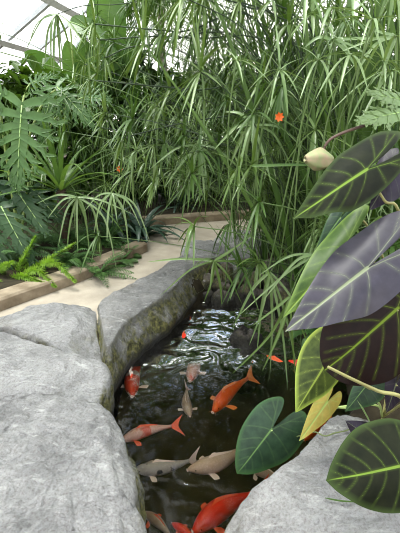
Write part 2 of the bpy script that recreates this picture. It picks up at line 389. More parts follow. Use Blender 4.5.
# ------------------------------------------------------------------ rocks
def rock(outline, ztop, seed, bulge=.06, depth=.65, round_r=.05, amp=.02, flare=.05, tilt=(0, 0), planes=5, na=112, nr=26, steep=.0, spine=None, cuts=(), under=.10, chip=1.0):
    """A boulder: a closed outline seen from above, a bulging faceted top, a rolled edge and flanks going down."""
    rng = random.Random(seed)
    pts = [(p[0], p[1]) for p in outline]
    c = V((sum(p[0] for p in pts) / len(pts), sum(p[1] for p in pts) / len(pts)))
    dense = [V(p) for p in catmull(pts, 14, True)]
    per = []
    acc = [0]
    for i in range(len(dense)): acc.append(acc[-1] + (dense[(i + 1) % len(dense)] - dense[i]).length)
    j = 0
    for k in range(na):
        s = acc[-1] * k / na
        while acc[j + 1] < s: j += 1
        t = (s - acc[j]) / max(1e-9, acc[j + 1] - acc[j]); per.append(dense[j].lerp(dense[(j + 1) % len(dense)], t))
    rad = sum((p - c).length for p in per) / na
    sp = [V(q) for q in catmull([tuple(q) for q in spine], 12)] if spine else [c]
    cen = []
    for p in per:
        cen.append(min(sp, key=lambda q: (q - p).length))
    if spine:
        for _ in range(6): cen = [(cen[k - 1] + cen[k] * 2 + cen[(k + 1) % na]) / 4 for k in range(na)]
    pl = [(V((math.cos(a), math.sin(a))), rng.uniform(.25, .75), rng.uniform(.12, .4)) for a in (rng.uniform(0, 2 * PI) for _ in range(planes))]
    off = V((seed * 3.7, seed * 1.3, seed * 2.1))
    def top(p):
        d = p - c
        z = ztop + bulge + d.x * tilt[0] + d.y * tilt[1]
        for nn, k, sl in pl:
            q = d.dot(nn) / rad
            if q > k: z -= (q - k) * sl * rad * .8
        for (px, py), (dx, dy), sl in cuts:
            q = (p.x - px) * dx + (p.y - py) * dy + .025 * noise.noise(V((p.x * 7, p.y * 7, seed)))
            if q > 0: z -= q * sl
        return z
    rows = []
    for i in range(nr):
        s = (i + .0) / (nr - 1); s = 1 - (1 - s) ** 1.25
        row = []
        for k_, p in enumerate(per):
            q = cen[k_].lerp(p, s); e = (p - q).length
            z = top(q)
            if e < round_r: z -= round_r * (1 - math.sqrt(max(0, 1 - (1 - e / round_r) ** 2)))
            row.append(V((q.x, q.y, z)))
        rows.append(row)
    for i in range(1, 15):
        t = i / 14; row = []
        for k, p in enumerate(per):
            z0 = rows[nr - 1][k].z; o = flare * math.sin(min(1, t * 2.2) * PI * .5) - under * max(0, t - .3) * 2 + steep * t
            d = (p - cen[k]).normalized(); row.append(V((p.x + d.x * o, p.y + d.y * o, z0 + (-depth - z0) * t)))
        rows.append(row)
    mb = MB(); vs = []
    for i, row in enumerate(rows):
        for k_, p in enumerate(row):
            q = p + off
            n1 = noise.fractal(q * 2.4, 1.0, 2.1, 5); n2 = noise.noise(q * 9) ; n3 = abs(noise.noise(q * 5 + V((9, 3, 1))))
            d = V((per[k_].x - cen[k_].x, per[k_].y - cen[k_].y, 0)); d = d.normalized() if d.length > 1e-6 else V((0, 0, 0))
            side = max(0.0, min(1.0, (i - nr + 4) / 5))
            k = amp * n1 * 1.3 + amp * .35 * n2 - amp * .9 * max(0, .12 - n3) * 4 + amp * .9 * chip * (noise.cell(q * 6) - .5) * .25 + amp * .5 * noise.fractal(q * 14, .8, 2.2, 4)
            vs.append(p + d * (k * side * 1.2) + V((0, 0, 1)) * (k * (1 - side * .7)))
    fs = []
    for i in range(len(rows) - 1):
        for k in range(na):
            k2 = (k + 1) % na; fs.append((i * na + k, (i + 1) * na + k, (i + 1) * na + k2, i * na + k2))
    fs.append(tuple((len(rows) - 1) * na + k for k in range(na))[::-1])
    mb.add(vs, fs)
    return mb, V((c.x, c.y, min(p.z for p in vs)))
def boulder(name, outline, ztop, seed, mat, label, group=None, **kw):
    mb, base = rock(outline, ztop, seed, **kw)
    return tag(obj(name, mb, mat, base=base), label, 'rock', group)
def gp(l, z): return [(G(x, y, z).x, G(x, y, z).y) for x, y in l]

def g2(x, y, z=.05): q = G(x, y, z); return (q.x, q.y)
boulder('boulder', gp([(0, 416), (22, 404), (45, 398), (85, 402), (118, 424), (131, 462), (140, 493), (133, 508), (150, 525)], .03) + [(-.16, .95), (-.2, .6), (-.7, .5), (-1.3, .7), (-1.4, 1.3)],
        .01, 3, 'rock', 'huge pale grey boulder filling the near bank, overhanging the pond', bulge=.13, amp=.034, na=170, nr=56, planes=2, round_r=.03, flare=.04, tilt=(0, 0),
        cuts=[(g2(108, 440), (.95, .31), 1.0), (g2(70, 410), (.3, .95), .35), (g2(112, 505), (.55, -.83), .55)])
boulder('boulder', gp([(-40, 338), (0, 333), (28, 340), (52, 349), (88, 360), (107, 364), (106, 378), (84, 402), (45, 404), (0, 424), (-50, 430)], .03),
        .02, 8, 'rock', 'low grey rock with a mossy end wedged between the huge boulder and cracked slab', bulge=.06, amp=.016, na=140, nr=40, planes=3, round_r=.03, flare=.03,
        cuts=[(g2(70, 378), (.6, -.8), .4), (g2(60, 360), (.2, .98), .15), (g2(20, 390), (-.2, -.98), .3)])
boulder('boulder', gp([(-20, 335), (10, 318), (55, 297), (85, 295), (97, 304), (98, 328), (105, 350), (82, 354), (50, 344), (10, 333)], .03),
        .03, 13, 'rock', 'flat grey slab beside the path, split by a crack from the mossy-edged slab', bulge=.05, amp=.014, na=130, nr=34, planes=3, round_r=.025,
        cuts=[(g2(60, 325), (.5, -.86), .2), (g2(85, 310), (1, 0), .35), (g2(40, 310), (-.5, .86), .25)])
boulder('boulder', gp([(99, 304), (115, 292), (150, 275), (175, 259), (200, 248), (228, 243), (234, 250), (211, 260), (188, 274), (172, 290), (158, 302), (136, 316), (122, 330), (108, 350), (102, 330)], .03),
        .03, 21, 'rock_b', 'long grey slab with a deep mossy flank above the water', bulge=.02, amp=.016, na=190, nr=26, round_r=.03, planes=0, flare=.14, under=.17,
        spine=gp([(112, 316), (130, 303), (155, 288), (178, 271), (200, 257), (222, 249)], .03))
boulder('boulder', gp([(205, 252), (228, 230), (258, 216), (285, 222), (276, 240), (250, 256), (225, 259)], .05),
        .06, 27, 'rock_c', 'pale stone slab at the far end of the pond, beside the path', bulge=.02, amp=.02, na=90, nr=20, round_r=.025)
boulder('boulder', gp([(186, 244), (205, 240), (222, 246), (214, 254), (196, 256), (187, 252)], .06),
        .04, 31, 'rock_c', 'small pale lump of rock standing on the path edge', bulge=.05, amp=.02, depth=.02, na=60, nr=14, round_r=.03)
boulder('boulder', gp([(206, 545), (226, 517), (254, 492), (299, 457), (324, 428), (345, 409), (372, 410), (400, 430), (425, 470), (405, 520), (397, 545)], .03) + [(.62, .8), (.3, .75), (.1, .95)],
        .01, 38, 'rock_c', 'pale grey rock on the near right bank beneath the dark leaves', bulge=.06, amp=.018, na=150, nr=44, planes=3, round_r=.025, cuts=[(g2(345, 425), (.2, .98), .2)])
boulder('boulder', gp([(230, 326), (240, 320), (250, 323), (262, 331), (264, 338), (250, 341), (238, 339), (228, 334)], -.22),
        -.27, 44, 'rubble', 'brown mossy rock rising out of the water among the sedges', bulge=.09, amp=.045, na=80, nr=22, depth=.8, planes=6, round_r=.10, flare=.1)
boulder('boulder', gp([(262, 258), (285, 250), (312, 258), (318, 280), (296, 292), (268, 282)], -.05),
        -.08, 47, 'rubble', 'rough brown rock under the sedges at the back bank', bulge=.09, amp=.045, na=80, nr=22, planes=6, round_r=.08)
rng = random.Random(5)
RUB = [(208, 292), (218, 281), (214, 270), (228, 268), (226, 286), (238, 277), (240, 262), (246, 290), (236, 297), (252, 274), (247, 302), (222, 300), (206, 281), (258, 292)]
RUBL = ['cobble lowest of the rubble against the mossy slab', 'cobble in the middle of the rubble pile', 'cobble at the top of the rubble near the slab', 'cobble high on the rubble pile under the pale slab',
        'cobble just above the waterline in the rubble', 'cobble in the rubble below the pale slab', 'cobble topmost of the rubble under the pale slab edge', 'cobble at the water by the sedge stems',
        'half-sunk cobble in front of the rubble', 'cobble beside the rough brown rock', 'wet cobble standing out in the water by the sedges', 'wet cobble at the foot of the rubble', 'cobble tucked under the long mossy slab', 'cobble in the shade of the rough brown rock']
for (x, y), lb in zip(RUB, RUBL):
    z = -.26 + .24 * (302 - y) / 40 ; c = G(x, y, z); rr = rng.uniform(.05, .11)
    ol = [(c.x + rr * rng.uniform(.65, 1.3) * math.cos(a), c.y + rr * rng.uniform(.65, 1.3) * math.sin(a)) for a in (k * PI / 4 for k in range(8))]
    boulder('cobble', ol, z - .02, rng.randint(50, 900), 'rubble', 'brown ' + lb, 'cobbles at the head of the pond', bulge=rng.uniform(.02, .08), depth=.9, amp=.04, na=40, nr=12, planes=5, round_r=.06, flare=.02)

# ------------------------------------------------------------------ koi
def koi(head, tail, label, mat, fin, L=None, bend=.1, zh=-.33, zt=-.34, roll=.5, fat=1.0):
    """head, tail: pixels where the snout and the end of the tail show, brought to a depth under the water."""
    h, t = G(*head, zh), G(*tail, zt)
    ax = h - t; LL = ax.length; d = ax.normalized(); s = d.cross(V((0, 0, 1))).normalized(); up = V((0, 0, 1))
    B = LL * .80                                                      # snout to tail root
    def C(q): return h - d * (B * q) + s * (bend * LL * math.sin(q * PI * .9) * (1 if q < 1 else 1)) * .5
    W = [(0, .012), (.03, .035), (.08, .055), (.16, .078), (.28, .096), (.42, .098), (.56, .086), (.7, .064), (.84, .04), (.94, .027), (1, .022)]
    Hh = [(0, .012), (.03, .032), (.08, .052), (.16, .08), (.28, .105), (.42, .108), (.56, .094), (.7, .07), (.84, .046), (.94, .036), (1, .034)]
    def ip(tb, q):
        for (a, x), (b, y) in zip(tb, tb[1:]):
            if q <= b: return x + (y - x) * (q - a) / (b - a)
        return tb[-1][1]
    base = C(.45); base.z -= ip(Hh, .45) * B
    fat *= 1.28
    root = thing('koi', base, label, 'fish', 'koi in the pond')
    mb = MB(); ns, na = 26, 16; vs = []; fs = []
    for i in range(ns):
        q = (i / (ns - 1)) ** 1.15; c = C(q); w_, h_ = ip(W, q) * B * fat, ip(Hh, q) * B * fat
        for k in range(na):
            a = 2 * PI * k / na; ca, sa = math.cos(a), math.sin(a)
            vs.append(c + s * (w_ * ca) + up * (h_ * sa * (1 if sa > 0 else .9)))
    for i in range(ns - 1):
        for k in range(na): k2 = (k + 1) % na; fs.append((i * na + k, i * na + k2, (i + 1) * na + k2, (i + 1) * na + k))
    fs.append(tuple(range(na))[::-1]); fs.append(tuple((ns - 1) * na + k for k in range(na)))
    mb.add(vs, fs); obj('body', mb, mat, root)
    # dorsal fin: a ridge of rays along the back, tail: forked, leaning over; pectorals: spread fans
    mb = MB(); vs = []; fs = []
    for i in range(12):
        q = .3 + .42 * i / 11; c = C(q) + up * (ip(Hh, q) * B * fat * .92); hh = B * (.075 if i < 3 else .06 - .035 * (i - 3) / 8) * (.35 if i == 0 else 1)
        tilt = up * .55 + s * .6 - d * .7; vs += [c, c + tilt * hh]
    for i in range(11): fs.append((i * 2, i * 2 + 1, i * 2 + 3, i * 2 + 2))
    mb.add(vs, fs); obj('dorsal_fin', mb, fin, root)
    mb = MB(); vs = []; fs = []; c = C(1); fu = (up * math.cos(roll) + s * math.sin(roll)).normalized(); bk = (C(.94) - C(1)).normalized() * -1
    prof = [(-1, .95, .17), (-.6, .8, .11), (-.25, .62, .05), (0, .55, 0), (.25, .62, .05), (.6, .8, .11), (1, 1.0, .17)]
    for k, ln, sp in prof:
        a = math.copysign(1, k) if k else 0
        for j in range(4):
            q = j / 3; vs.append(c + bk * (LL * .2 * ln * q) + fu * (a * LL * (sp * q * 1.0 + .02 * (1 - q) * abs(k))) + s * (.01 * LL * math.sin(q * 3 + k)))
    for i in range(6):
        for j in range(3): fs.append((i * 4 + j, i * 4 + j + 1, (i + 1) * 4 + j + 1, (i + 1) * 4 + j))
    mb.add(vs, fs); obj('tail_fin', mb, fin, root)
    for sg in (-1, 1):
        mb = MB(); vs = []; fs = []; c = C(.24) + s * (sg * ip(W, .24) * B * fat * .85) - up * (.03 * B)
        for k in range(6):
            a = .35 + 1.25 * k / 5; dd = s * (sg * math.cos(a - .35)) - d * math.sin(a - .35 + .3)
            vs += [c - d * (.018 * B * k / 5), c + dd * (B * .17 * (1 - .12 * abs(k - 2))) - up * (.03 * B)]
        for k in range(5): fs.append((k * 2, k * 2 + 1, k * 2 + 3, k * 2 + 2))
        mb.add(vs, fs); obj('pectoral_fin', mb, fin, root)
        mb = MB(); c = C(.085) + s * (sg * ip(W, .085) * B * fat * .86) + up * (.022 * B); sphere(mb, c, (.011 * B,) * 3, 8, 6); obj('eye', mb, 'eye', root, label='dark eye')
        mb = MB(); c = C(.02) + s * (sg * .02 * B) - up * (.01 * B); tube(mb, bezier(c, c + s * (sg * .03 * B) + d * (.01 * B), c + s * (sg * .045 * B) + d * (.035 * B) - up * (.02 * B), 4), .004 * B, .001 * B, 4); obj('barbel', mb, fin, root)
    mb = MB(); ring = []
    c0 = C(0) - up * (.004 * B)
    for i in range(11):
        a = PI * 2 * i / 10; ring.append(c0 + s * (.024 * B * math.cos(a)) + up * (.014 * B * math.sin(a)) + d * .004)
    tube(mb, ring, .007 * B, .007 * B, 5); obj('mouth', mb, 'lip', root, label='pale rounded mouth')
    return root
def sphere(mb, c, r, nu=12, nv=8):
    vs = []; fs = []
    for j in range(nv + 1):
        th = PI * j / nv
        for i in range(nu):
            a = 2 * PI * i / nu; vs.append(c + V((r[0] * math.sin(th) * math.cos(a), r[1] * math.sin(th) * math.sin(a), r[2] * math.cos(th))))
    for j in range(nv):
        for i in range(nu): fs.append((j * nu + i, (j + 1) * nu + i, (j + 1) * nu + (i + 1) % nu, j * nu + (i + 1) % nu))
    mb.add(vs, fs)
M['eye'] = plain('fish_eye', (.01, .01, .01), .2)
M['lip'] = plain('fish_lip', (.85, .62, .52), .35)
KR, KO, KW, KC = (.92, .04, .012), (.95, .13, .015), (.82, .74, .68), (.78, .48, .30)
M['k_red'] = koi_mat('koi_red', KR, (.9, .10, .03), .45, .65)
M['k_redwhite'] = koi_mat('koi_red_and_white', (.8, .70, .62), (.85, .06, .015), .40, .47, 9, 2.0)
M['k_orange'] = koi_mat('koi_orange', KO, (.85, .26, .05), .5, .7)
M['k_cream'] = koi_mat('koi_cream', (.74, .52, .36), (.80, .62, .50), .4, .6)
M['k_grey'] = koi_mat('koi_grey_spotted', (.62, .56, .50), (.07, .07, .075), .62, .68, 16, 1.0)
M['k_pink'] = koi_mat('koi_pink', (.85, .50, .42), (.85, .16, .10), .5, .6, 10, 3.0)
M['k_pale'] = koi_mat('koi_dull_pale', (.55, .38, .26), (.68, .52, .40), .4, .6)
M['f_red'] = plain('fin_red', (.80, .12, .04), .4); M['f_white'] = plain('fin_white', (.78, .62, .52), .4)
M['f_orange'] = plain('fin_orange', (.85, .25, .06), .4)
koi((193, 531), (272, 487), 'large bright red koi with a pale mouth by the pale right-hand rock', 'k_red', 'f_red', zh=-.345, zt=-.36, bend=.12, fat=1.1)
koi((172, 523), (205, 552), 'red koi head poking in next to the large bright red koi', 'k_red', 'f_red', zh=-.35, zt=-.36)
koi((188, 470), (256, 440), 'cream koi with a golden head, its tail under the floating dark leaf', 'k_cream', 'f_white', zh=-.34, zt=-.35, bend=-.16)
koi((134, 470), (202, 458), 'ghostly grey koi with dark spots beside the huge boulder', 'k_grey', 'f_white', zh=-.40, zt=-.42, bend=-.1)
koi((120, 441), (184, 424), 'bright red koi with a pink belly near the huge boulder', 'k_pink', 'f_red', zh=-.35, zt=-.345, bend=.12, fat=.9)
koi((213, 412), (256, 372), 'orange-red koi swimming down from the sedges in mid pond', 'k_orange', 'f_orange', zh=-.355, zt=-.36, bend=.1, fat=.85)
koi((132, 396), (146, 352), 'red and white koi heading for the near rocks below the mossy slab', 'k_redwhite', 'f_white', zh=-.34, zt=-.35, bend=.14)
koi((183, 349), (193, 323), 'small red koi furthest up the pond by the mossy slab', 'k_red', 'f_red', zh=-.328, zt=-.328, bend=.1)
koi((190, 381), (192, 344), 'pink and white koi just behind the dim pale one in mid pond', 'k_pink', 'f_white', zh=-.36, zt=-.36, bend=-.1)
koi((190, 416), (187, 384), 'dim pale koi deep in the middle of the pond', 'k_pale', 'f_white', zh=-.44, zt=-.44, bend=.1)
koi((264, 356), (297, 368), 'red koi half hidden by the sedge stems, the nearer to mid pond', 'k_orange', 'f_red', zh=-.298, zt=-.298, bend=-.1)
koi((285, 362), (324, 372), 'red koi half hidden by the sedges, next to the elephant ear leaves', 'k_red', 'f_red', zh=-.298, zt=-.298, bend=.08)
koi((248, 361), (268, 352), 'tiny dark red koi among the ripples left of the sedges', 'k_red', 'f_red', zh=-.36, zt=-.36)
koi((304, 440), (334, 420), 'orange koi glimpsed behind the yellow leaf', 'k_orange', 'f_orange', zh=-.33, zt=-.34)
koi((246, 466), (296, 490), 'dim pinkish koi vanishing under the right rock below the floating leaf', 'k_pale', 'f_white', zh=-.42, zt=-.42)
koi((144, 512), (178, 545), 'dim pale koi with reddish fins at the foot of the huge boulder', 'k_pale', 'f_red', zh=-.48, zt=-.48)

# ------------------------------------------------------------------ elephant ears
HALF = [(1, 0), (.86, .20), (.62, .52), (.35, .82), (.08, .99), (-.2, .98), (-.42, .80), (-.55, .52), (-.53, .30), (-.36, .14), (-.12, .035), (-.06, 0)]
def ear_leaf(C, T, R, L, mat, parent, back=1.0, sag=.12, cup=.08, tipround=0.0, wave=.02, label=None, seed=1, narrow=1.0):
    U = T - C; Rv, Lv = R - C, L - C
    Nn = U.cross(Rv - Lv).normalized()
    if Nn.z < 0: Nn = -Nn
    half = [(u if u > 0 else u * back, v) for u, v in HALF]
    if tipround: half = [(u, min(1.0, v + tipround * max(0, u - .2) * (1.15 - u) * 2)) if 0 < u < 1 else (u, v) for u, v in half]
    hs = catmull(half, 10)
    out = hs + [(u, -v) for u, v in hs[::-1][1:-1]]
    na = len(out); nr = 60; lu = U.length; lr, ll = Rv.length / lu, Lv.length / lu
    veins = [[(-.02, 0), (1, 0)]]
    for sg in (1, -1):
        for u0, v1, du in ((.0, .92, .20), (.20, .72, .26), (.40, .50, .24), (.60, .30, .2), (.77, .17, .13)):
            veins.append([(u0 + du * q ** 1.5, sg * v1 * q) for q in (0, .25, .5, .75, 1)])
        bk = back
        veins.append([(-.50 * bk * q, sg * (.50 * q ** 1.1)) for q in (0, .33, .66, 1)])
        veins.append([(-.14 * bk - .1 * bk * q, sg * (.15 + .72 * q)) for q in (0, .5, 1)])
        veins.append([(-.30 * bk - .16 * bk * q, sg * (.30 + .42 * q)) for q in (0, .5, 1)])
    pu = np.array([o[0] for o in out]); pv = np.array([o[1] for o in out])
    tt = (np.arange(1, nr + 1) / nr)[:, None]
    uu = np.concatenate([[0], (tt * pu).ravel()]); vv = np.concatenate([[0], (tt * pv).ravel()]); rr = np.concatenate([[0], (tt * np.ones(na)).ravel()])
    sv = np.where(vv >= 0, lr, ll); a, b = uu, vv * sv
    D = np.full(a.shape, 9.0)
    for j, ve in enumerate(veins):
        for (u0, v0), (u1, v1) in zip(ve, ve[1:]):
            k = lr if (v0 + v1) >= 0 else ll; y0, y1 = v0 * k, v1 * k
            ex, ey = u1 - u0, y1 - y0; t = np.clip(((a - u0) * ex + (b - y0) * ey) / (ex * ex + ey * ey + 1e-9), 0, 1)
            dd = np.hypot(a - u0 - t * ex, b - y0 - t * ey)
            if j == 0: dd = np.maximum(0, dd - .012 * (1.05 - np.clip(a, 0, 1)))
            else: dd = dd + .003
            D = np.minimum(D, dd)
    rng = random.Random(seed); ph = rng.uniform(0, 6)
    mb = MB(); 
    for u, v, t in zip(uu, vv, rr):
        base = C + U * float(u) + (Rv * float(v) if v >= 0 else Lv * float(-v))
        z = -sag * u * abs(u) - cup * v * v * (1 if u > 0 else 1) + .05 * abs(v) * (1 - abs(v)) + wave * math.sin(ph + 7 * u + 4 * v) * t * t
        mb.v.append(tuple(base + Nn * (float(z) * lu)))
    idx = lambda i, k: 1 + i * na + k % na
    for k in range(na): mb.f.append((0, idx(0, k), idx(0, k + 1)))
    for i in range(nr - 1):
        for k in range(na): mb.f.append((idx(i, k), idx(i + 1, k), idx(i + 1, k + 1), idx(i, k + 1)))
    mb.at = {'vein': [float(x) for x in D], 'rim': [float(x) for x in rr]}
    return obj('leaf_blade', mb, mat, parent, label=label)
LIME = (.42, .58, .10)
M['ear_dark'] = ear_mat('ear_dark_olive', (.006, .0085, .004), (.015, .018, .008), (.15, .24, .035), .5, .10, .009, .12, edge=(.04, .065, .018))
M['ear_purple'] = ear_mat('ear_dark_purple', (.012, .008, .016), (.026, .018, .034), (.12, .14, .08), .45, .08, .007)
M['ear_grey'] = ear_mat('ear_purple_sheen', (.019, .016, .026), (.036, .031, .046), (.17, .20, .11), .42, .08, .010, .45)
M['ear_green'] = ear_mat('ear_bright_green', (.04, .085, .018), (.085, .15, .032), (.26, .40, .07), .42, .3, .008, edge=(.16, .26, .05))
M['ear_mid'] = ear_mat('ear_mid_green', (.014, .034, .018), (.028, .062, .030), (.12, .22, .07), .42, .15, .007, edge=(.04, .10, .03))
M['ear_maroon'] = ear_mat('ear_maroon', (.008, .0035, .003), (.018, .008, .006), (.20, .32, .03), .5, .4, .010, .25, tcol=(1.3, .8, .5))
M['ear_lime'] = ear_mat('ear_lime', (.035, .055, .016), (.10, .14, .03), (.42, .55, .10), .45, .35, .010, edge=(.42, .55, .10))
M['ear_yellow'] = ear_mat('ear_yellow', (.36, .31, .07), (.54, .42, .10), (.40, .52, .14), .45, .35, .012)
def off(px, d, Y): return P(px[0] + d[0], px[1] + d[1], Y)
def ear(parent, C, T, r, l, mat, petiole=None, pmat='petiole', pr=.006, label=None, **kw):
    c, t = P(*C), P(*T)
    b = ear_leaf(c, t, P(C[0] + r[0], C[1] + r[1], C[2] + r[2]), P(C[0] + l[0], C[1] + l[1], C[2] + l[2]), mat, parent, label=label, **kw)
    if petiole:
        mb = MB(); tube(mb, curve([c - V((0, 0, .004))] + petiole, 8), pr * .7, pr, 8); obj('petiole', mb, pmat, b)
base1 = V((.92, 1.42, ground_z(.92, 1.42)))
e1 = thing('elephant_ear_plant', base1, 'dark purple-leaved elephant ear plant leaning over the right rock', 'plant', 'elephant ear plants on the right bank')
ear(e1, (366, 170, 1.34), (296, 214, 1.16), (-13, -28, .10), (5, 28, -.07), 'ear_dark', [P(384, 200, 1.36), P(402, 232, 1.38), base1 + V((0, .02, .3)), base1], back=1.2, seed=1, sag=.10)
ear(e1, (392, 173, 1.45), (371, 207, 1.36), (-13, -14, .06), (14, 16, -.05), 'ear_purple', [P(406, 190, 1.48), base1 + V((.1, .1, .5)), base1], seed=2, label='dark purple leaf blade')
ear(e1, (343, 249, 1.40), (283, 316, 1.26), (-17, -15, .06), (12, 16, -.05), 'ear_green', [P(372, 262, 1.45), P(405, 290, 1.45), base1], back=1.05, seed=3, sag=.08, label='narrow green leaf blade')
ear(e1, (366, 269, 1.16), (286, 329, 1.02), (-17, -33, .10), (20, 33, -.09), 'ear_grey', [P(384, 300, 1.22), P(410, 330, 1.26), base1 + V((0, 0, .25)), base1], back=1.5, seed=4, sag=.08, label='purple-grey leaf blade with a dull sheen')
ear(e1, (397, 309, 1.18), (327, 372, 1.10), (-46, -20, .03), (14, 58, -.05), 'ear_maroon', [P(420, 330, 1.24), base1 + V((.05, 0, .3)), base1], seed=5, tipround=.35, sag=.05, cup=.04, label='blackish maroon leaf blade with lime ribs')
ear(e1, (400, 466, .86), (330, 482, .80), (-20, -46, .08), (10, 47, -.06), 'ear_dark', [P(430, 480, .95), base1 + V((.02, -.2, .25)), base1], seed=6, tipround=.3, sag=.08)
ear(e1, (340, 218, 1.6), (315, 252, 1.55), (-7, -9, .03), (7, 10, -.03), 'ear_mid', [P(370, 230, 1.65), base1 + V((.1, .3, .5)), base1], seed=7, label='narrow deep green leaf blade')
mb = MB(); tube(mb, curve([P(328, 367, 1.0), P(352, 379, 1.01), P(378, 391, 1.03), P(405, 402, 1.06), base1 + V((-.02, -.05, .2)), base1], 6), .0045, .008, 8); obj('leaf_stalk', mb, 'petiole', e1, label='bare tan leaf stalk')
base2 = V((1.0, 1.78, ground_z(1.0, 1.78)))
e2 = thing('elephant_ear_plant', base2, 'green-leaved elephant ear plant hanging over the pond edge, one leaf yellowed', 'plant', 'elephant ear plants on the right bank')
ear(e2, (329, 358, 1.36), (296, 415, 1.30), (-26, -10, .06), (16, 17, .0), 'ear_lime', [P(350, 376, 1.42), P(385, 396, 1.5), base2 + V((.0, 0, .25)), base2], pr=.0055, seed=8, label='lime-edged leaf blade')
ear(e2, (327, 402, 1.42), (299, 443, 1.36), (-10, -5, .02), (10, 8, -.02), 'ear_yellow', [P(345, 408, 1.45), P(376, 401, 1.5), base2], 'petiole_g', seed=9, back=.6, label='yellowed leaf blade')
ear(e2, (271, 430, 1.62), (237, 475, 1.52), (-22, -14, .05), (28, 20, -.04), 'ear_mid', [P(300, 423, 1.66), P(330, 409, 1.64), P(375, 405, 1.62), base2], 'petiole_g', seed=10, back=1.1, sag=.05, tipround=.25, label='broad dark green leaf blade held over the water')
ear(e2, (366, 386, 1.45), (346, 412, 1.40), (-10, -4, .03), (18, 12, -.02), 'ear_mid', [P(390, 395, 1.5), base2], seed=11)
ear(e2, (396, 384, 1.3), (387, 414, 1.28), (-10, -4, .02), (12, 6, -.01), 'ear_purple', [P(412, 395, 1.35), base2], seed=12, label='dark purple young leaf blade')
ear(e2, (363, 433, 1.25), (346, 421, 1.27), (-6, 7, .0), (8, -9, .03), 'ear_purple', [P(380, 438, 1.3), base2], seed=13, label='small purple leaf blade')
mb = MB(); blade(mb, [P(373, 428, 1.28), P(368, 420, 1.28), P(362, 409, 1.29), P(357, 400, 1.3)], .014); obj('leaf_sheath', mb, 'sedge_pale', e2, label='pale furled leaf sheath')

# ------------------------------------------------------------------ umbrella sedges
def clump(base, label, group='umbrella sedge clumps'):
    return thing('umbrella_sedge', V(base), label, 'plant', group)
def stalk(parent, pts, rng, n=18, L=.34, w=.0055, droop=1.6, elev=.35, mat='sedge', smat='stem', r=.0035):
    mb = MB(); tube(mb, pts, r * 1.15, r * .8, 5); o = obj('stalk', mb, smat, parent)
    mb = MB(); whorl(mb, pts[-1], pts[-1] - pts[-3], rng, n, L, w, droop, elev); obj('leaf_whorl', mb, mat, o)
def rand_stalks(parent, base, n, rng, h, lean, spread, L=(.24, .46), mats=('sedge', 'sedge', 'sedge_pale', 'sedge_dark', 'sedge_dark', 'sedge_dark'), smats=('stem', 'stem', 'stem_dark'), br=.22, droop=(.25, 1.9), w=.0085):
    base = V(base)
    for i in range(n):
        b = base + V((rng.gauss(0, br), rng.gauss(0, br), 0)); b.z = ground_z(b.x, b.y) - .03
        hh = rng.uniform(*h); top = V((b.x + rng.gauss(lean[0], spread[0]), b.y + rng.gauss(lean[1], spread[1]), hh)); top.x = max(top.x, -1.35 + rng.uniform(0, .4)) if base.x > 0 else top.x
        mid = V((b.x + (top.x - b.x) * .3, b.y + (top.y - b.y) * .3, hh * .85))
        stalk(parent, bezier(b, mid, top, 10), rng, rng.randint(9, 15), rng.uniform(*L), w * rng.uniform(.8, 1.3), rng.uniform(*droop), .3, rng.choice(mats), rng.choice(smats), rng.uniform(.003, .0052))
rng = random.Random(11)
s1 = clump((1.05, 3.15, -.1), 'tall umbrella sedge at the right water edge, leaves trailing over the koi')
rand_stalks(s1, (1.15, 3.1, 0), 66, rng, (.5, 2.5), (-.35, -.15), (.45, .35))
s2 = clump((1.0, 3.95, -.05), 'umbrella sedge behind the rough brown rock, arching far across the path')
rand_stalks(s2, (1.05, 3.9, 0), 90, rng, (.9, 2.8), (-.8, .0), (.75, .45))
s3 = clump((1.55, 2.7, 0), 'umbrella sedge rising behind the dark elephant ear leaves')
rand_stalks(s3, (1.6, 2.6, 0), 34, rng, (.6, 1.5), (-.25, -.05), (.4, .3))
s4 = clump((.85, 5.0, 0), 'umbrella sedge growing beside the pale slab at the pond head')
rand_stalks(s4, (.9, 5.0, 0), 85, rng, (.8, 3.0), (-.4, 0), (.7, .5))
s5 = clump((-1.2, 5.5, .1), 'umbrella sedge in the planting bed behind the end of the kerb')
rand_stalks(s5, (-1.3, 5.5, 0), 60, rng, (.6, 2.0), (.2, -.1), (.5, .4))
s6 = clump((-.2, 7.0, .1), 'umbrella sedge beyond the far kerb of the path')
rand_stalks(s6, (-.2, 7.2, 0), 90, rng, (.8, 3.3), (0, -.3), (.9, .4), br=.5)
s7 = clump((1.9, 4.4, 0), 'dense umbrella sedge in the right-hand bed below the tall reeds')
rand_stalks(s7, (1.9, 4.4, 0), 45, rng, (.9, 2.4), (-.4, 0), (.6, .4))
s8 = clump((1.7, 3.6, 0), 'thin dark-stemmed sedge leaning steeply across from the right bank')
rand_stalks(s8, (1.6, 3.7, 0), 95, rng, (1.3, 2.9), (-1.2, .1), (.8, .35), L=(.14, .26), smats=('stem_dark', 'stem_dark', 'stem'), mats=('sedge_dark', 'sedge'))
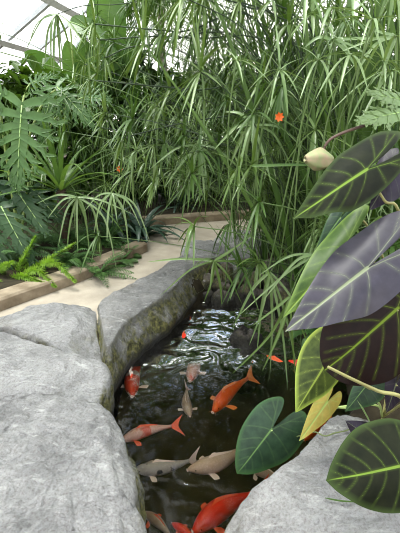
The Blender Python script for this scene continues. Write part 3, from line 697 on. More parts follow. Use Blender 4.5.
# stalks one can follow in the photo
def hand(parent, pix, n, L, w, droop, mat, smat='stem', elev=.3, r=.0035, leaves=None, dy=0.0):
    pts = curve([P(*q) for q in pix], 6)
    if not leaves: return stalk(parent, pts, rng, n, L, w, droop, elev, mat, smat, r)
    mb = MB(); tube(mb, pts, r * 1.15, r * .8, 5); o = obj('stalk', mb, smat, parent)
    mb = MB(); Y0 = pix[-1][2]; a = pts[-1]
    for lf in leaves:
        k = len(lf); ys = Y0 - rng.uniform(-.12, .16)
        q = [a] + [P(x, y, Y0 + (ys - Y0) * (i + 1) / k) for i, (x, y) in enumerate(lf)]
        if k == 1: m_ = (q[0] + q[1]) * .5; q = [q[0], m_ + V((0, -.02, .03)), q[1]]
        blade(mb, curve(q, 6), w * rng.uniform(.8, 1.15), fold=.35, up=V((0, -.75, .65)))
    if n: whorl(mb, a, pts[-1] - pts[-3], rng, n, L, w * .8, droop, elev)
    obj('leaf_whorl', mb, mat, o)
hand(s2, [(300, 300, 3.6), (285, 190, 3.2), (262, 130, 2.9), (253, 125, 2.85)], 6, .36, .012, 2.6, 'sedge_pale', leaves=[[(255, 160), (258, 198)], [(242, 138), (229, 168)], [(274, 135), (292, 168)], [(246, 150), (247, 184)], [(236, 128), (214, 150)], [(280, 128), (304, 150)], [(262, 150), (272, 186)], [(225, 112)]])
hand(s1, [(322, 330, 2.9), (322, 290, 2.5), (318, 255, 2.4)], 4, .34, .0085, 2.2, 'sedge_pale', leaves=[[(296, 261), (262, 302)], [(288, 272), (236, 318)], [(319, 280), (321, 305)], [(326, 276), (333, 302)], [(308, 272), (297, 296)], [(334, 270), (348, 290)], [(290, 256), (258, 276)], [(336, 245)]])
hand(s1, [(300, 345, 2.9), (260, 270, 2.8), (214, 261, 2.7)], 3, .3, .010, 1.6, 'sedge', leaves=[[(182, 259), (147, 262)], [(190, 270), (160, 296)], [(212, 280), (204, 302)], [(228, 276), (242, 304)], [(232, 250), (248, 238)], [(238, 262), (262, 268)], [(220, 284), (222, 306)]])
hand(s1, [(305, 340, 2.8), (290, 260, 2.6), (270, 272, 2.5)], 0, .3, .010, 1.6, 'sedge_pale', leaves=[[(262, 310), (249, 346)], [(262, 305), (257, 352)], [(272, 320), (270, 374)], [(282, 330), (288, 392)], [(284, 310), (298, 372)], [(252, 290), (232, 330)], [(290, 296), (308, 336)]])
hand(s1, [(310, 335, 2.7), (305, 270, 2.5), (290, 296, 2.35)], 0, .3, .009, 1.6, 'sedge', leaves=[[(270, 335), (232, 374)], [(280, 330), (262, 372)], [(292, 335), (296, 384)], [(284, 322), (272, 352)], [(300, 325), (312, 352)], [(276, 308), (252, 326)]])
hand(s2, [(290, 300, 3.7), (230, 120, 3.5), (154, 145, 3.5)], 12, .40, .009, 2.0, 'sedge', leaves=[[(132, 165), (108, 196)], [(160, 165), (166, 196)], [(140, 150), (120, 160)], [(172, 150), (186, 178)]])
hand(s2, [(295, 300, 3.7), (200, 90, 3.6), (112, 193, 3.5)], 4, .34, .010, 2.4, 'sedge_pale', leaves=[[(100, 205), (94, 234)], [(108, 215), (107, 242)], [(124, 212), (129, 252)], [(128, 202), (141, 228)], [(134, 204), (150, 242)], [(98, 196), (84, 212)]])
hand(s5, [(100, 250, 5.0), (90, 200, 4.5), (77, 197, 4.0)], 4, .40, .012, 2.2, 'sedge_pale', leaves=[[(63, 200), (48, 218)], [(66, 212), (58, 248)], [(77, 220), (78, 256)], [(94, 212), (101, 262)], [(104, 218), (117, 272)], [(100, 200), (132, 214)], [(58, 195), (36, 204)], [(70, 225), (66, 258)], [(86, 222), (90, 260)]])
hand(s2, [(295, 300, 3.8), (240, 150, 3.5), (199, 145, 3.3)], 5, .36, .010, 2.2, 'sedge_pale', leaves=[[(176, 149), (149, 170)], [(192, 166), (177, 202)], [(202, 168), (205, 204)], [(214, 160), (226, 192)], [(218, 150), (242, 172)], [(186, 158), (164, 188)]])
hand(s2, [(295, 300, 3.8), (240, 30, 3.6), (110, 5, 3.4), (57, 14, 3.3)], 3, .40, .009, 2.6, 'sedge', 'stem_dark', leaves=[[(48, 32), (45, 66)], [(54, 40), (54, 80)], [(59, 40), (61, 74)], [(38, 23), (28, 48)], [(42, 20), (24, 54)], [(70, 24), (86, 46)], [(66, 34), (72, 62)]])
hand(s1, [(320, 320, 3.0), (340, 130, 2.6), (332, 40, 2.4)], 4, .30, .011, 1.8, 'sedge_pale', leaves=[[(345, 52)], [(362, 39), (398, 40)], [(335, 60), (331, 84)], [(346, 52), (360, 74)], [(318, 38), (304, 48)], [(352, 46), (374, 60)]])
hand(s3, [(345, 330, 2.6), (370, 150, 2.4), (396, 36, 2.2)], 4, .32, .010, 2.0, 'sedge_pale', leaves=[[(374, 46), (354, 78)], [(388, 56), (376, 94)], [(396, 60), (394, 100)], [(372, 40), (340, 52)], [(378, 32), (362, 24)]])
for q in ([(310, 290, 3.8), (270, 40, 3.4), (180, 32, 3.3), (95, 24, 3.2)], [(320, 290, 3.9), (290, 70, 3.6), (190, 38, 3.5), (100, 40, 3.4)],
          [(300, 290, 3.9), (260, 60, 3.6), (150, 45, 3.5), (105, 58, 3.4)], [(305, 290, 3.9), (280, 95, 3.6), (200, 90, 3.4), (90, 80, 3.3)],
          [(310, 290, 3.8), (300, 45, 3.4), (250, 8, 3.3), (205, -4, 3.2)], [(330, 290, 3.8), (320, 60, 3.4), (280, 18, 3.3), (240, 2, 3.2)],
          [(300, 300, 3.8), (285, 130, 3.5), (215, 118, 3.4), (122, 138, 3.4)]):
    hand(s2, q, 12, .30, .007, 1.2, 'sedge', 'stem_dark', r=.006)
for q in ([(250, 262, 3.10), (262, 130, 2.35), (306, -8, 2.05)], [(300, 290, 2.70), (340, 120, 2.05), (394, -12, 1.85)], [(290, 300, 2.90), (302, 120, 2.25), (334, 10, 2.05)],
          [(225, 290, 3.00), (240, 150, 2.45), (280, 70, 2.25)], [(262, 300, 2.90), (292, 165, 2.25), (318, 60, 2.05)], [(310, 300, 2.70), (322, 150, 2.15), (350, 55, 1.95)], [(275, 290, 3.00), (300, 150, 2.35), (352, -10, 2.05)],
          [(330, 290, 2.60), (345, 140, 2.05), (372, 20, 1.85)], [(240, 290, 3.10), (228, 160, 2.55), (236, 60, 2.35)], [(318, 310, 2.80), (355, 130, 2.15), (384, 62, 2.05)]):
    hand(s1 if q[0][0] < 300 else s3, q, 9, .28, .007, 1.2, 'sedge_pale', 'sedge_pale', r=.0048)
mb = MB(); blade(mb, curve([P(252, 166, 2.0), P(290, 165, 2.0), P(336, 165, 2.02)], 6), .008, up=V((0, -.8, .6))); obj('leaf', mb, 'sedge_dark', s3, label='single straight level leaf')

# ------------------------------------------------------------------ split-leaf philodendrons
def lobed_leaf(C, T, S, mat, parent, nl=7, sag=.15, cup=.25, seed=0, sub=True, wid=1.0, label=None, back=.16):
    """C the notch where the petiole joins, T the tip, S a point at the widest side."""
    rng = random.Random(seed); U = T - C; Sv = S - C; lu = U.length
    Nn = U.cross(Sv).normalized(); Nn = Nn if Nn.z > 0 else -Nn
    if abs(Nn.z) < .2 and Nn.y > 0: Nn = -Nn
    def mp(u, v, lift=0):
        return C + U * u + Sv * v + Nn * (lu * (-sag * u * u - cup * v * v * .5 + lift))
    mb = MB()
    def rib(pts, w0, prof, lift):
        vs = []; fs = []; n = len(pts); asp = Sv.length / lu
        for i, (u, v) in enumerate(pts):
            a, b = pts[max(0, i - 1)], pts[min(n - 1, i + 1)]
            tu, tv = b[0] - a[0], (b[1] - a[1]) * asp; l = math.hypot(tu, tv) or 1
            nu_, nv_ = -tv / l, tu / l / asp; ww = w0 * prof(i / (n - 1))
            for k in (-1, 0, 1): vs.append(mp(u + nu_ * ww * k, v + nv_ * ww * k, lift + (.012 if k else 0)))
        for i in range(n - 1):
            a = i * 3; fs += [(a, a + 1, a + 4, a + 3), (a + 1, a + 2, a + 5, a + 4)]
        mb.add(vs, fs)
    rib([(q, 0) for q in [i / 12 - .04 for i in range(13)]] ,   .075 * wid, lambda q: .45 + 1.2 * math.sin(PI * min(1, q * 1.05)) * (1 - q * .65) if q < .97 else .05, 0)
    for sg in (1, -1):
        for i in range(nl):
            q = i / (nl - 1); u0 = -.02 + .82 * q
            an = math.radians(128 - 100 * q ** .75 + rng.uniform(-5, 5)); ln = (.60 + .55 * math.sin(PI * (.15 + .6 * q))) * (1 - .55 * q) * rng.uniform(.9, 1.06)
            pts = []
            for k in range(7):
                t = k / 6; a2 = an - .35 * t; pts.append((u0 + math.cos(a2) * ln * t * .52, sg * math.sin(a2) * ln * t))
            wv = .036 * wid * (1 - .35 * q); li = .004 * (i % 2) + .002
            rib(pts, wv, lambda t: (.75 + .55 * math.sin(PI * min(1, t * 1.1))) * (1 - t ** 3) + .03, li)
            if sub:
                for k, sd in ((3, 1), (4, -1), (5, 1)):
                    u, v = pts[k]; a3 = an - .3 + sd * .62; l2 = ln * rng.uniform(.24, .34)
                    p2 = [(u + math.cos(a3) * l2 * t * .52, v + sg * math.sin(a3) * l2 * t) for t in (0, .35, .7, 1)]
                    rib(p2, wv * .62, lambda t: (1 - t ** 2.2) + .03, li + .003)
    o = obj('leaf_blade', mb, mat, parent, label=label)
    mb = MB(); tube(mb, [mp(q, 0, .006) for q in (-.03, .15, .3, .5, .7, .9, .97)], lu * .010, lu * .002, 5); obj('midrib', mb, 'midrib', o)
    return o
def philo(parent, root, leaves):
    for (C, T, S, mat, kw) in leaves:
        c = P(*C); o = lobed_leaf(c, P(*T), P(*S), mat, parent, **kw)
        mb = MB(); tube(mb, bezier(root, V((root.x * .6 + c.x * .4, root.y * .5 + c.y * .5, c.z * .9)), c, 10), .016, .009, 6); obj('petiole', mb, 'petiole_g', o)
r1 = V((-2.3, 4.9, ground_z(-2.3, 4.9)))
p1 = thing('split_leaf_philodendron', r1, 'big philodendron with one huge pale split leaf hanging over the bed', 'plant', 'philodendrons in the left bed')
philo(p1, r1, [
    ((22, 108, 4.3), (15, 192, 4.0), (68, 113, 4.15), 'philo', dict(seed=1, wid=1.2, nl=8, sag=.05)),
    ((58, 88, 4.7), (92, 122, 4.4), (80, 78, 4.8), 'philo', dict(seed=2, wid=1.0)),
    ((52, 95, 4.9), (38, 140, 4.6), (75, 108, 4.9), 'philo', dict(seed=3)),
    ((82, 98, 5.0), (108, 96, 4.7), (88, 80, 5.2), 'philo', dict(seed=4)),
    ((0, 95, 4.4), (-30, 150, 4.1), (18, 120, 4.4), 'philo', dict(seed=5)),
    ((30, 84, 5.2), (55, 72, 5.0), (36, 96, 5.0), 'philo', dict(seed=6)),
])
r2 = V((-2.1, 4.5, ground_z(-2.1, 4.5)))
p2 = thing('split_leaf_philodendron', r2, 'dark green philodendron below the huge pale split leaf', 'plant', 'philodendrons in the left bed')
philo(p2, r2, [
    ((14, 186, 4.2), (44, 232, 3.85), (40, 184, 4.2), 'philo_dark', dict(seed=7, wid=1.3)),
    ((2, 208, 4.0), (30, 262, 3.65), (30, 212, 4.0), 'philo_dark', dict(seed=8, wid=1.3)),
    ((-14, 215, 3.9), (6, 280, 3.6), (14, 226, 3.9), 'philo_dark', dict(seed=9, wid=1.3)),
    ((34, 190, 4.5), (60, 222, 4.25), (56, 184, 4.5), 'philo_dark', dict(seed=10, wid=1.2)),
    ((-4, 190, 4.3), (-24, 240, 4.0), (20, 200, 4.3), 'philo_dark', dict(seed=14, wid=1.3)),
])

# ------------------------------------------------------------------ broad strelitzia leaves against the roof
def broad_leaf(pix, w, mat, parent, root, fold=.35, side=None, pr=.016):
    pts = curve([P(*q) for q in pix], 6)
    mb = MB(); n = len(pts); K = 4; vs = []; fs = []
    for i, p in enumerate(pts):
        t = (pts[min(n - 1, i + 1)] - pts[max(0, i - 1)]).normalized(); s = (side or t.cross(V((.1, -1, .35)))).normalized(); nn = s.cross(t).normalized()
        if nn.y > 0: nn = -nn
        q = i / (n - 1); ww = w * (math.sin(PI * min(1, .08 + q * .95)) ** .6 if q < .98 else .03)
        for k in range(-K, K + 1):
            x = k / K; vs.append(p + s * (ww * x) + nn * (ww * fold * abs(x) + .012 * math.sin(q * 40) * abs(x)))
    M_ = 2 * K + 1
    for i in range(n - 1):
        for k in range(M_ - 1): fs.append((i * M_ + k, i * M_ + k + 1, (i + 1) * M_ + k + 1, (i + 1) * M_ + k))
    mb.add(vs, fs); o = obj('leaf_blade', mb, mat, parent)
    mb = MB(); tube(mb, [p - V((0, .0, 0)) for p in pts], .010, .003, 5); obj('midrib', mb, 'midrib', o)
    mb = MB(); tube(mb, bezier(root, V((root.x, root.y, pts[0].z * .6)), pts[0], 8), pr * 1.6, .012, 6); obj('petiole', mb, 'petiole_g', o)
r3 = V((-2.1, 7.3, ground_z(-2.1, 7.3)))
b1 = thing('bird_of_paradise_plant', r3, 'giant bird of paradise with broad upright leaves against the white roof', 'plant')
for pix, wd in ([(112, 60, 7.2), (108, 28, 7.0), (110, 2, 6.9), (114, -22, 6.8)], .30), ([(70, 22, 6.6), (86, 28, 6.5), (105, 40, 6.4)], .13), ([(62, 88, 7.0), (44, 68, 6.8), (24, 52, 6.6)], .19), \
        ([(78, 98, 7.1), (74, 68, 7.0), (67, 40, 6.9)], .17), ([(92, 98, 7.1), (88, 70, 7.0), (84, 38, 6.8)], .20), ([(112, 98, 7.3), (112, 72, 7.2), (116, 40, 7.1)], .18), ([(86, 60, 6.9), (100, 54, 6.8), (118, 52, 6.7)], .13), \
        ([(128, 80, 7.4), (132, 55, 7.3), (134, 30, 7.2)], .14):
    broad_leaf(pix, wd, 'strel', b1, r3)

# ------------------------------------------------------------------ strap-leaved rosettes
def rosette(name, base, label, cat, n, L, w, mat, rng, elev=(.3, 1.4), droop=(.4, 1.6), group=None):
    base = V(base); root = thing(name, base, label, cat, group)
    for i in range(n):
        an = i * 2.399 + rng.uniform(-.2, .2); e = elev[1] + (elev[0] - elev[1]) * (i / n) + rng.uniform(-.12, .12)
        d = V((math.cos(an) * math.cos(e), math.sin(an) * math.cos(e), math.sin(e)))
        mb = MB(); blade(mb, droop_path(base + d * .03, d, L * rng.uniform(.75, 1.15), 10, rng.uniform(*droop)), w * rng.uniform(.8, 1.15), fold=.4); obj('leaf', mb, mat, root)
    return root
rng = random.Random(21)
q = P(61, 192, 4.6)
root = rosette('strap_leaf_rosette', q, 'pale green strap-leaved rosette fanning out beside the huge split leaf', 'plant', 30, .95, .026, 'strap', rng, (.1, 1.45), (.3, 1.5))
mb = MB(); tube(mb, [V((q.x, q.y, ground_z(q.x, q.y) - .05)), q + V((0, 0, .03))], .05, .06, 10); obj('trunk', mb, 'twig', root)
q = P(140, 225, 5.3); q.z = ground_z(q.x, q.y)
rosette('bromeliad', q, 'dark blue-green broad-leaved rosette drooping by the path end of the kerb', 'plant', 26, .75, .045, 'agave', rng, (.3, 1.3), (1.2, 2.4))
q = P(112, 232, 5.1); q.z = ground_z(q.x, q.y)
rosette('bromeliad', q, 'smaller blue-green rosette shaded by sedge leaves above the kerb', 'plant', 20, .6, .035, 'agave', rng, (.3, 1.3), (1.2, 2.4))
q = V((-.3, 6.9, .1)); rosette('bromeliad', q, 'dark rosette tucked behind the far kerb', 'plant', 22, .7, .03, 'agave', rng, (.3, 1.3), (.8, 2.0))

# ------------------------------------------------------------------ ferns
def plume(mb, pts, rng, L, n):
    for i in range(n):
        q = i / n; k = q * (len(pts) - 1); j = int(k); p = pts[j].lerp(pts[min(len(pts) - 1, j + 1)], k - j)
        t = (pts[min(len(pts) - 1, j + 1)] - pts[max(0, j - 1)]).normalized(); a = t.orthogonal().normalized(); b = t.cross(a); an = rng.uniform(0, 2 * PI)
        d = (a * math.cos(an) + b * math.sin(an)) * .85 + t * .6; l = L * rng.uniform(.7, 1.1) * (1 - .75 * q ** 2.5) * min(1, .5 + 4 * q)
        blade(mb, [p, p + d * l * .5, p + d * l + V((0, 0, -.1 * l))], .0042, lambda x: 1.0 if x < .7 else .25, fold=.2)
rng = random.Random(31)
q = P(14, 284, 3.75); q.z = ground_z(q.x, q.y)
fx = thing('foxtail_fern', q, 'bright lime foxtail fern with bushy plumes spilling over the kerb', 'plant')
for pix in ([(16, 280, 3.8), (45, 262, 3.75), (76, 243, 3.9)], [(20, 278, 3.8), (52, 262, 3.6), (76, 282, 3.45)], [(12, 284, 3.7), (35, 270, 3.55), (56, 287, 3.4)], [(5, 284, 3.7), (20, 276, 3.5), (44, 283, 3.4)],
            [(10, 284, 3.75), (22, 262, 3.7), (36, 236, 3.8)], [(4, 284, 3.7), (2, 268, 3.6), (14, 262, 3.5)], [(8, 282, 3.8), (30, 266, 3.8), (42, 266, 3.7)], [(0, 286, 3.7), (-10, 275, 3.5), (8, 290, 3.4)]):
    pts = curve([q] + [P(*k) for k in pix], 6); mb = MB(); tube(mb, pts, .004, .002, 4); st = obj('plume', mb, 'fox', fx)
    mb = MB(); plume(mb, pts[4:], rng, .075, 520); obj('needles', mb, 'fox', st)
def fern(name, base, label, n, L, rng, mat='fern', elev=(.3, 1.3), pinna=.065, group='ferns along the kerb'):
    base = V(base); root = thing(name, base, label, 'plant', group)
    for i in range(n):
        an = i * 2.399 + rng.uniform(-.3, .3); e = rng.uniform(*elev); d = V((math.cos(an) * math.cos(e), math.sin(an) * math.cos(e), math.sin(e)))
        pts = droop_path(base, d, L * rng.uniform(.7, 1.1), 16, rng.uniform(.9, 1.9)); mb = MB(); tube(mb, pts, .003, .0015, 4)
        for j in range(2, 17):
            for h in (0,):
                if j + h > 16: continue
                p = pts[j].lerp(pts[min(16, j + 1)], h); t = (pts[min(16, j + 1)] - pts[j - 1]).normalized(); s = t.cross(V((0, 0, 1))); s = s.normalized() if s.length > .05 else V((1, 0, 0)); q_ = (j + h) / 16
                l = pinna * math.sin(PI * min(1, .2 + q_ * .8)) ** .7
                for sg in (-1, 1):
                    dd = s * sg * .85 + t * .5; blade(mb, [p, p + dd * l * .5, p + dd * l - V((0, 0, l * .25))], .0062, lambda x: 1 if x < .6 else .3, fold=.15)
        obj('frond', mb, mat, root)
for (px, py), lb, n, L in (((96, 264), 'dark green fern spilling over the kerb beside the path', 26, .46), ((70, 262), 'dark green fern between the lime foxtail plumes and the kerb fern', 28, .40), ((120, 252), 'small dark fern at the path end of the kerb', 24, .30),
                       ((48, 240), 'tall dark fern behind the lime foxtail plumes', 26, .50), ((82, 244), 'dark fern under the drooping pale sedge whorl', 28, .42), ((28, 252), 'dark fern beneath the lower philodendron leaves', 24, .42),
                       ((108, 242), 'dark fern in front of the smaller blue-green rosette', 26, .40), ((62, 238), 'dark fern hiding the stem of the pale rosette', 26, .55),
                       ((10, 262), 'dark fern behind the lime foxtail at the picture edge', 24, .5), ((128, 246), 'fern between the smaller rosette and the kerb end', 22, .3)):
    q = G(px, py, .12); q.z = ground_z(q.x, q.y)
    fern('fern', q, lb, n, L, rng)

# ------------------------------------------------------------------ shrubs, reeds and palm behind
def shrub(name, base, size, n, lsize, mat, label, rng, group='shrubs behind', tall=0, cat='plant'):
    base = V(base); root = thing(name, base, label, cat, group); mb = MB()
    for k in range(7):
        an = k * .9 + rng.random(); e = base + V((math.cos(an) * size[0] * .5, math.sin(an) * size[1] * .5, size[2] * rng.uniform(.6, .95) + tall)); tube(mb, bezier(base, base + V((0, 0, size[2] * .5)), e, 6), .015, .005, 5)
    obj('stems', mb, 'twig', root); mb = MB()
    for i in range(n):
        u, v, a = rng.random(), rng.uniform(-1, 1), rng.uniform(0, 2 * PI); r_ = .45 + .55 * u ** .5; hz = math.sqrt(1 - v * v)
        p = base + V((size[0] * r_ * hz * math.cos(a), size[1] * r_ * hz * math.sin(a), tall + size[2] * (.5 + .5 * v * r_)))
        d = V((rng.gauss(0, 1), rng.gauss(0, 1), rng.gauss(-.2, .7))).normalized(); l = lsize * rng.uniform(.6, 1.3)
        blade(mb, [p, p + d * l * .5, p + d * l - V((0, 0, l * .2))], l * .22, lambda x: (.2 if x < .1 else 1.0 if x < .7 else .05), fold=.3)
    obj('foliage', mb, mat, root)
rng = random.Random(41)
SH = [((-3.6, 6.2), (1.0, .8, 2.1), 2300, .28, 'bush_b', 'dark leafy shrub behind the philodendrons'), ((-2.5, 6.4), (1.0, .6, 2.2), 2400, .28, 'bush_a', 'green shrub below the bird of paradise'),
      ((-1.2, 7.6), (1.1, .6, 2.5), 2700, .28, 'bush_b', 'dark shrub behind the bed sedge'), ((.3, 8.4), (1.3, .6, 2.5), 2700, .28, 'bush_a', 'green shrub beyond the far kerb'),
      ((1.7, 7.6), (1.1, .7, 2.7), 2600, .28, 'bush_b', 'dark shrub beyond the pale slab'), ((2.9, 6.6), (1.1, .9, 3.3), 2400, .22, 'bush_b', 'tall dark shrub behind the reeds'),
      ((2.6, 4.9), (.8, .7, 2.5), 2400, .18, 'bush_b', 'dark shrub behind the sedges of the right bed'), ((1.55, 3.6), (.55, .4, .9), 900, .11, 'bush_a', 'low bush under the sedges of the right bank'),
      ((1.75, 2.2), (.45, .5, 1.0), 900, .12, 'bush_b', 'dark bush behind the elephant ears'), ((1.25, 5.9), (.5, .4, 1.4), 900, .14, 'bush_c', 'yellow-green shrub glimpsed through the sedges')]
for (x, y), sz, n, ls, mt, lb in SH: shrub('shrub', (x, y, ground_z(x, y)), sz, n, ls, mt, lb, rng)
q = G(282, 242, .02); shrub('shrub', (q.x - .02, q.y - .6, ground_z(q.x - .02, q.y - .6)), (.2, .18, .45), 140, .10, 'bush_c', 'small yellow-green plant with rounded leaves at the back bank', rng)
q = G(330, 350, -.1); shrub('shrub', (q.x + .1, q.y, ground_z(q.x + .1, q.y)), (.3, .25, .5), 300, .14, 'fern', 'dark leafy plant at the water behind the lime-edged leaf', rng)
def reeds(base, label, n, h, rng, spread, lean=(0, 0)):
    base = V(base); root = thing('reed_clump', base, label, 'plant', 'reed clumps')
    for i in range(n):
        b = base + V((rng.gauss(0, spread[0]), rng.gauss(0, spread[1]), 0)); b.z = ground_z(b.x, b.y) - .02
        d = V((rng.gauss(lean[0], .16), rng.gauss(lean[1], .14), 1)); mb = MB()
        blade(mb, droop_path(b, d, h * rng.uniform(.7, 1.1), 12, rng.uniform(.05, .75)), rng.uniform(.012, .024), fold=.4, up=V((rng.uniform(-.5, .5), 1, .1))); obj('leaf', mb, 'reed' if i % 3 == 0 else 'sedge_dark', root)
reeds((1.5, 3.0, 0), 'tall reed clump standing upright behind the elephant ears', 95, 2.9, rng, (.28, .2), (-.02, 0))
reeds((1.3, 4.6, 0), 'tall reed clump further back beside the sedges', 80, 3.3, rng, (.35, .25), (-.1, 0))
r4 = V((-.6, 8.0, ground_z(-.6, 8.0)))
pm = thing('palm_tree', r4, 'slender palm with a pale ringed trunk beyond the path', 'tree')
mb = MB(); tp = P(160, -10, 7.7); tube(mb, [r4.lerp(tp, i / 20) + V((.02 * math.sin(i * .7), 0, 0)) for i in range(21)], .075, .055, 12); obj('trunk', mb, 'bark', pm)
rng = random.Random(51)
for i in range(14):
    an = i * 2.4; e = rng.uniform(.1, 1.1); d = V((math.cos(an) * math.cos(e), math.sin(an) * math.cos(e), math.sin(e))); pts = droop_path(tp, d, 1.7, 14, rng.uniform(1.3, 2.2))
    mb = MB(); tube(mb, pts, .012, .004, 5); f_ = obj('frond', mb, 'stem', pm); mb = MB()
    for j in range(2, 15):
        for h in (0, .33, .66):
            p = pts[j - 1].lerp(pts[j], h); t = (pts[j] - pts[j - 1]).normalized(); s = t.cross(V((0, 0, 1))).normalized()
            for sg in (-1, 1): blade(mb, droop_path(p, s * sg + t * .6, .5 * (1 - .6 * j / 14), 4, 1.2), .012)
    obj('leaflets', mb, 'sedge', f_)

# ------------------------------------------------------------------ bud, pale frilled leaf, flowers, tendril
c = P(318, 158, 1.9)
root = thing('drooping_bud', P(318, 166, 1.9), 'withered green and pink bud on a brown arching stem', 'flower bud')
mb = MB(); vs = []; fs = []
tip, end = P(305, 159, 1.86), P(331, 160, 1.92); ax = (end - tip); d = ax.normalized(); a = d.cross(V((0, 1, 0))).normalized(); b = d.cross(a)
for i in range(14):
    q = i / 13; r_ = .046 * (math.sin(PI * min(1, .03 + q * .90)) ** .6)
    for k in range(18): an = 2 * PI * k / 18; rr = r_ * (1 + .10 * math.cos(an * 6) + .22 * noise.noise(V((q * 3, math.cos(an) * 2, math.sin(an) * 2)))); vs.append(tip + ax * q + a * (rr * math.cos(an)) + b * (rr * math.sin(an)))
for i in range(13):
    for k in range(18): fs.append((i * 18 + k, i * 18 + (k + 1) % 18, (i + 1) * 18 + (k + 1) % 18, (i + 1) * 18 + k))
fs.append(tuple(range(18))); fs.append(tuple(13 * 18 + k for k in range(18))[::-1])
mb.add(vs, fs); obj('bud', mb, 'bud', root)
mb = MB(); e_ = V((1.75, 2.0, ground_z(1.75, 2.0))); tube(mb, curve([P(324, 152, 1.91), P(325, 146, 1.91), P(334, 137, 1.91), P(360, 127, 1.92), P(400, 118, 1.95), P(450, 130, 2.0), e_], 8), .0055, .009, 8); obj('stem', mb, 'brownstem', root)
rt = V((1.75, 2.45, ground_z(1.75, 2.45)))
ps = thing('frilled_leaf_plant', rt, 'pale green frilled-leaf plant at the picture edge above the brown stem', 'plant')
for Cc, Tt, Ss, sd in (((404, 112, 1.95), (360, 119, 1.85), (392, 96, 2.0), 61), ((408, 102, 2.0), (370, 90, 1.92), (400, 86, 2.05), 62)):
    o = lobed_leaf(P(*Cc), P(*Tt), P(*Ss), 'sedge_pale', ps, nl=6, seed=sd, wid=1.7, sag=.1)
    mb = MB(); tube(mb, bezier(rt, rt + V((0, 0, .9)), P(*Cc), 8), .007, .004, 5); obj('petiole', mb, 'petiole_g', o)
for (px, py, Y_), lb in (((120, 169, 4.9), 'small orange flower among the sedge leaves above the dark rosette'), ((279, 117, 2.45), 'small orange flower deep in the sedges above the bud')):
    c = P(px, py, Y_); fs_ = .75 if Y_ < 4 else 1.1; ox, oy = (.75, .4) if Y_ < 4 else (.05, .15); gz = V((c.x + ox, c.y + oy, ground_z(c.x + ox, c.y + oy))); root = thing('orange_flower', gz, lb, 'flower', 'orange flowers'); mb = MB()
    for k in range(7):
        an = k * 2 * PI / 7; d = V((math.cos(an), -.5, math.sin(an))); blade(mb, [c, c + d * .02 * fs_, c + d * .036 * fs_], .013 * fs_, lambda x: .5 if x < .2 else 1 if x < .8 else .2, up=V((0, -1, 0)))
    obj('petals', mb, 'petal', root); mb = MB(); tube(mb, bezier(gz, V((gz.x, gz.y, c.z * .8)), c, 8), .004, .003, 5); obj('stem', mb, 'stem', root)
mb = MB(); zz = .09
tube(mb, curve([G(296, 437, -.02), G(306, 434, .06), G(315, 432, .08), G(325, 436, zz), G(335, 433, zz), G(345, 431, .08), G(356, 428, .06), G(372, 434, .03), G(385, 445, .0)], 6), .0035, .003, 5)
tag(obj('vine_tendril', mb, 'vine', base=G(335, 433, .05)), 'thin wiry tendril lying across the top of the right rock', 'vine')
mb = MB(); blade(mb, curve([G(325, 498, .08), G(340, 501, .085), G(362, 503, .08), G(385, 510, .07)], 5), .004)
tag(obj('grass_blade', mb, 'sedge_dark', base=G(345, 502, .07)), 'fallen grass blade lying on the right rock beneath the dark leaf', 'leaf')

# ------------------------------------------------------------------ greenhouse roof
d = V((math.sin(.17), math.cos(.17), 0)); A = P(5, 41, 9.0)
best = None
for k in range(400):
    Yk = 6 + k * .02; B = P(52, 0, Yk); v = abs((B - A).normalized().dot(d))
    if best is None or v < best[0]: best = (v, B)
B = best[1]; e = (B - A); e = (e - d * e.dot(d)); step = e.length; e.normalize()
roof = bpy.data.objects.new('ceiling', None); COL.objects.link(roof); roof['kind'] = 'structure'; roof.location = A
def bar(name, a, b, w_, h_, mat, nn):
    mb = MB(); t = (b - a).normalized(); s = t.cross(nn).normalized(); vs = []
    for p in (a, b):
        for x, y in ((-1, -1), (1, -1), (1, 1), (-1, 1)): vs.append(p + s * (w_ * x) + nn * (h_ * y))
    mb.add(vs, [(0, 1, 2, 3), (7, 6, 5, 4), (0, 4, 5, 1), (1, 5, 6, 2), (2, 6, 7, 3), (3, 7, 4, 0)]); return obj(name, mb, mat, roof, smooth=False)
nn = d.cross(e).normalized(); nn = nn if nn.z > 0 else -nn
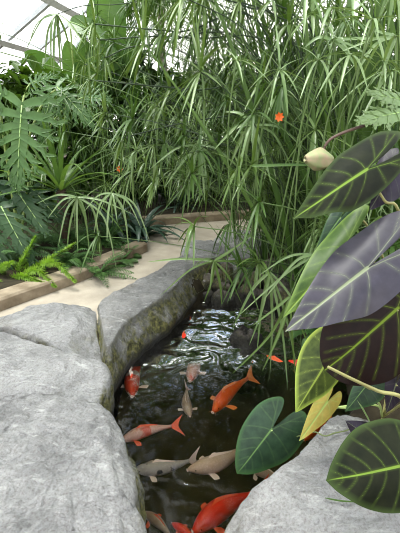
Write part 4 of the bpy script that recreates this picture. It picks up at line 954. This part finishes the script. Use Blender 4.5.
lo, hi, y0, y1 = -2 * step, 7 * step, -9.0, 5.0
for k in range(-2, 8): bar('purlin', A + e * (step * k) + d * y0, A + e * (step * k) + d * y1, .07, .08, 'white_paint', nn)
for j in range(-8, 5): bar('rafter', A + e * lo + d * (j * 1.15), A + e * hi + d * (j * 1.15), .042, .04, 'grey_paint', nn)
for j in (-1, 1):
    mb = MB(); tube(mb, [A + e * (lo + .2) + d * (j * 2.0 - .4) - nn * .25, A + e * hi + d * (j * 2.0 + .3) - nn * .25], .008, .008, 5); obj('cable', mb, 'cable', roof)
ridge = A + e * hi; e2_ = V((e.x, e.y, -e.z))
nn2 = d.cross(e2_).normalized(); nn2 = nn2 if nn2.z > 0 else -nn2
for k in range(1, 9): bar('purlin', ridge + e2_ * (step * k) + d * y0, ridge + e2_ * (step * k) + d * y1, .07, .08, 'white_paint', nn2)
for j in range(-8, 5): bar('rafter', ridge + d * (j * 1.15), ridge + e2_ * (8 * step) + d * (j * 1.15), .042, .04, 'grey_paint', nn2)
m, ntg, nd, lk = new_mat('roof_glass')
o = nd.new('ShaderNodeOutputMaterial'); tr = nd.new('ShaderNodeBsdfTransparent'); tr.inputs[0].default_value = (.96, .98, .97, 1); gl = nd.new('ShaderNodeBsdfGlossy'); gl.inputs['Roughness'].default_value = .05
mx = nd.new('ShaderNodeMixShader'); mx.inputs[0].default_value = .04; lk.new(tr.outputs[0], mx.inputs[1]); lk.new(gl.outputs[0], mx.inputs[2]); lk.new(mx.outputs[0], o.inputs['Surface'])
for a, ee, ln, q in ((A + e * lo, e, hi - lo, nn), (ridge, e2_, 8 * step, nn2)):
    mb = MB(); vs = [a + d * y0 + q * .07, a + d * y1 + q * .07, a + d * y1 + ee * ln + q * .07, a + d * y0 + ee * ln + q * .07]
    mb.add(vs + [v + q * .006 for v in vs], [(0, 1, 2, 3), (7, 6, 5, 4), (0, 4, 5, 1), (1, 5, 6, 2), (2, 6, 7, 3), (3, 7, 4, 0)]); obj('roof_glass', mb, m, roof, smooth=False)
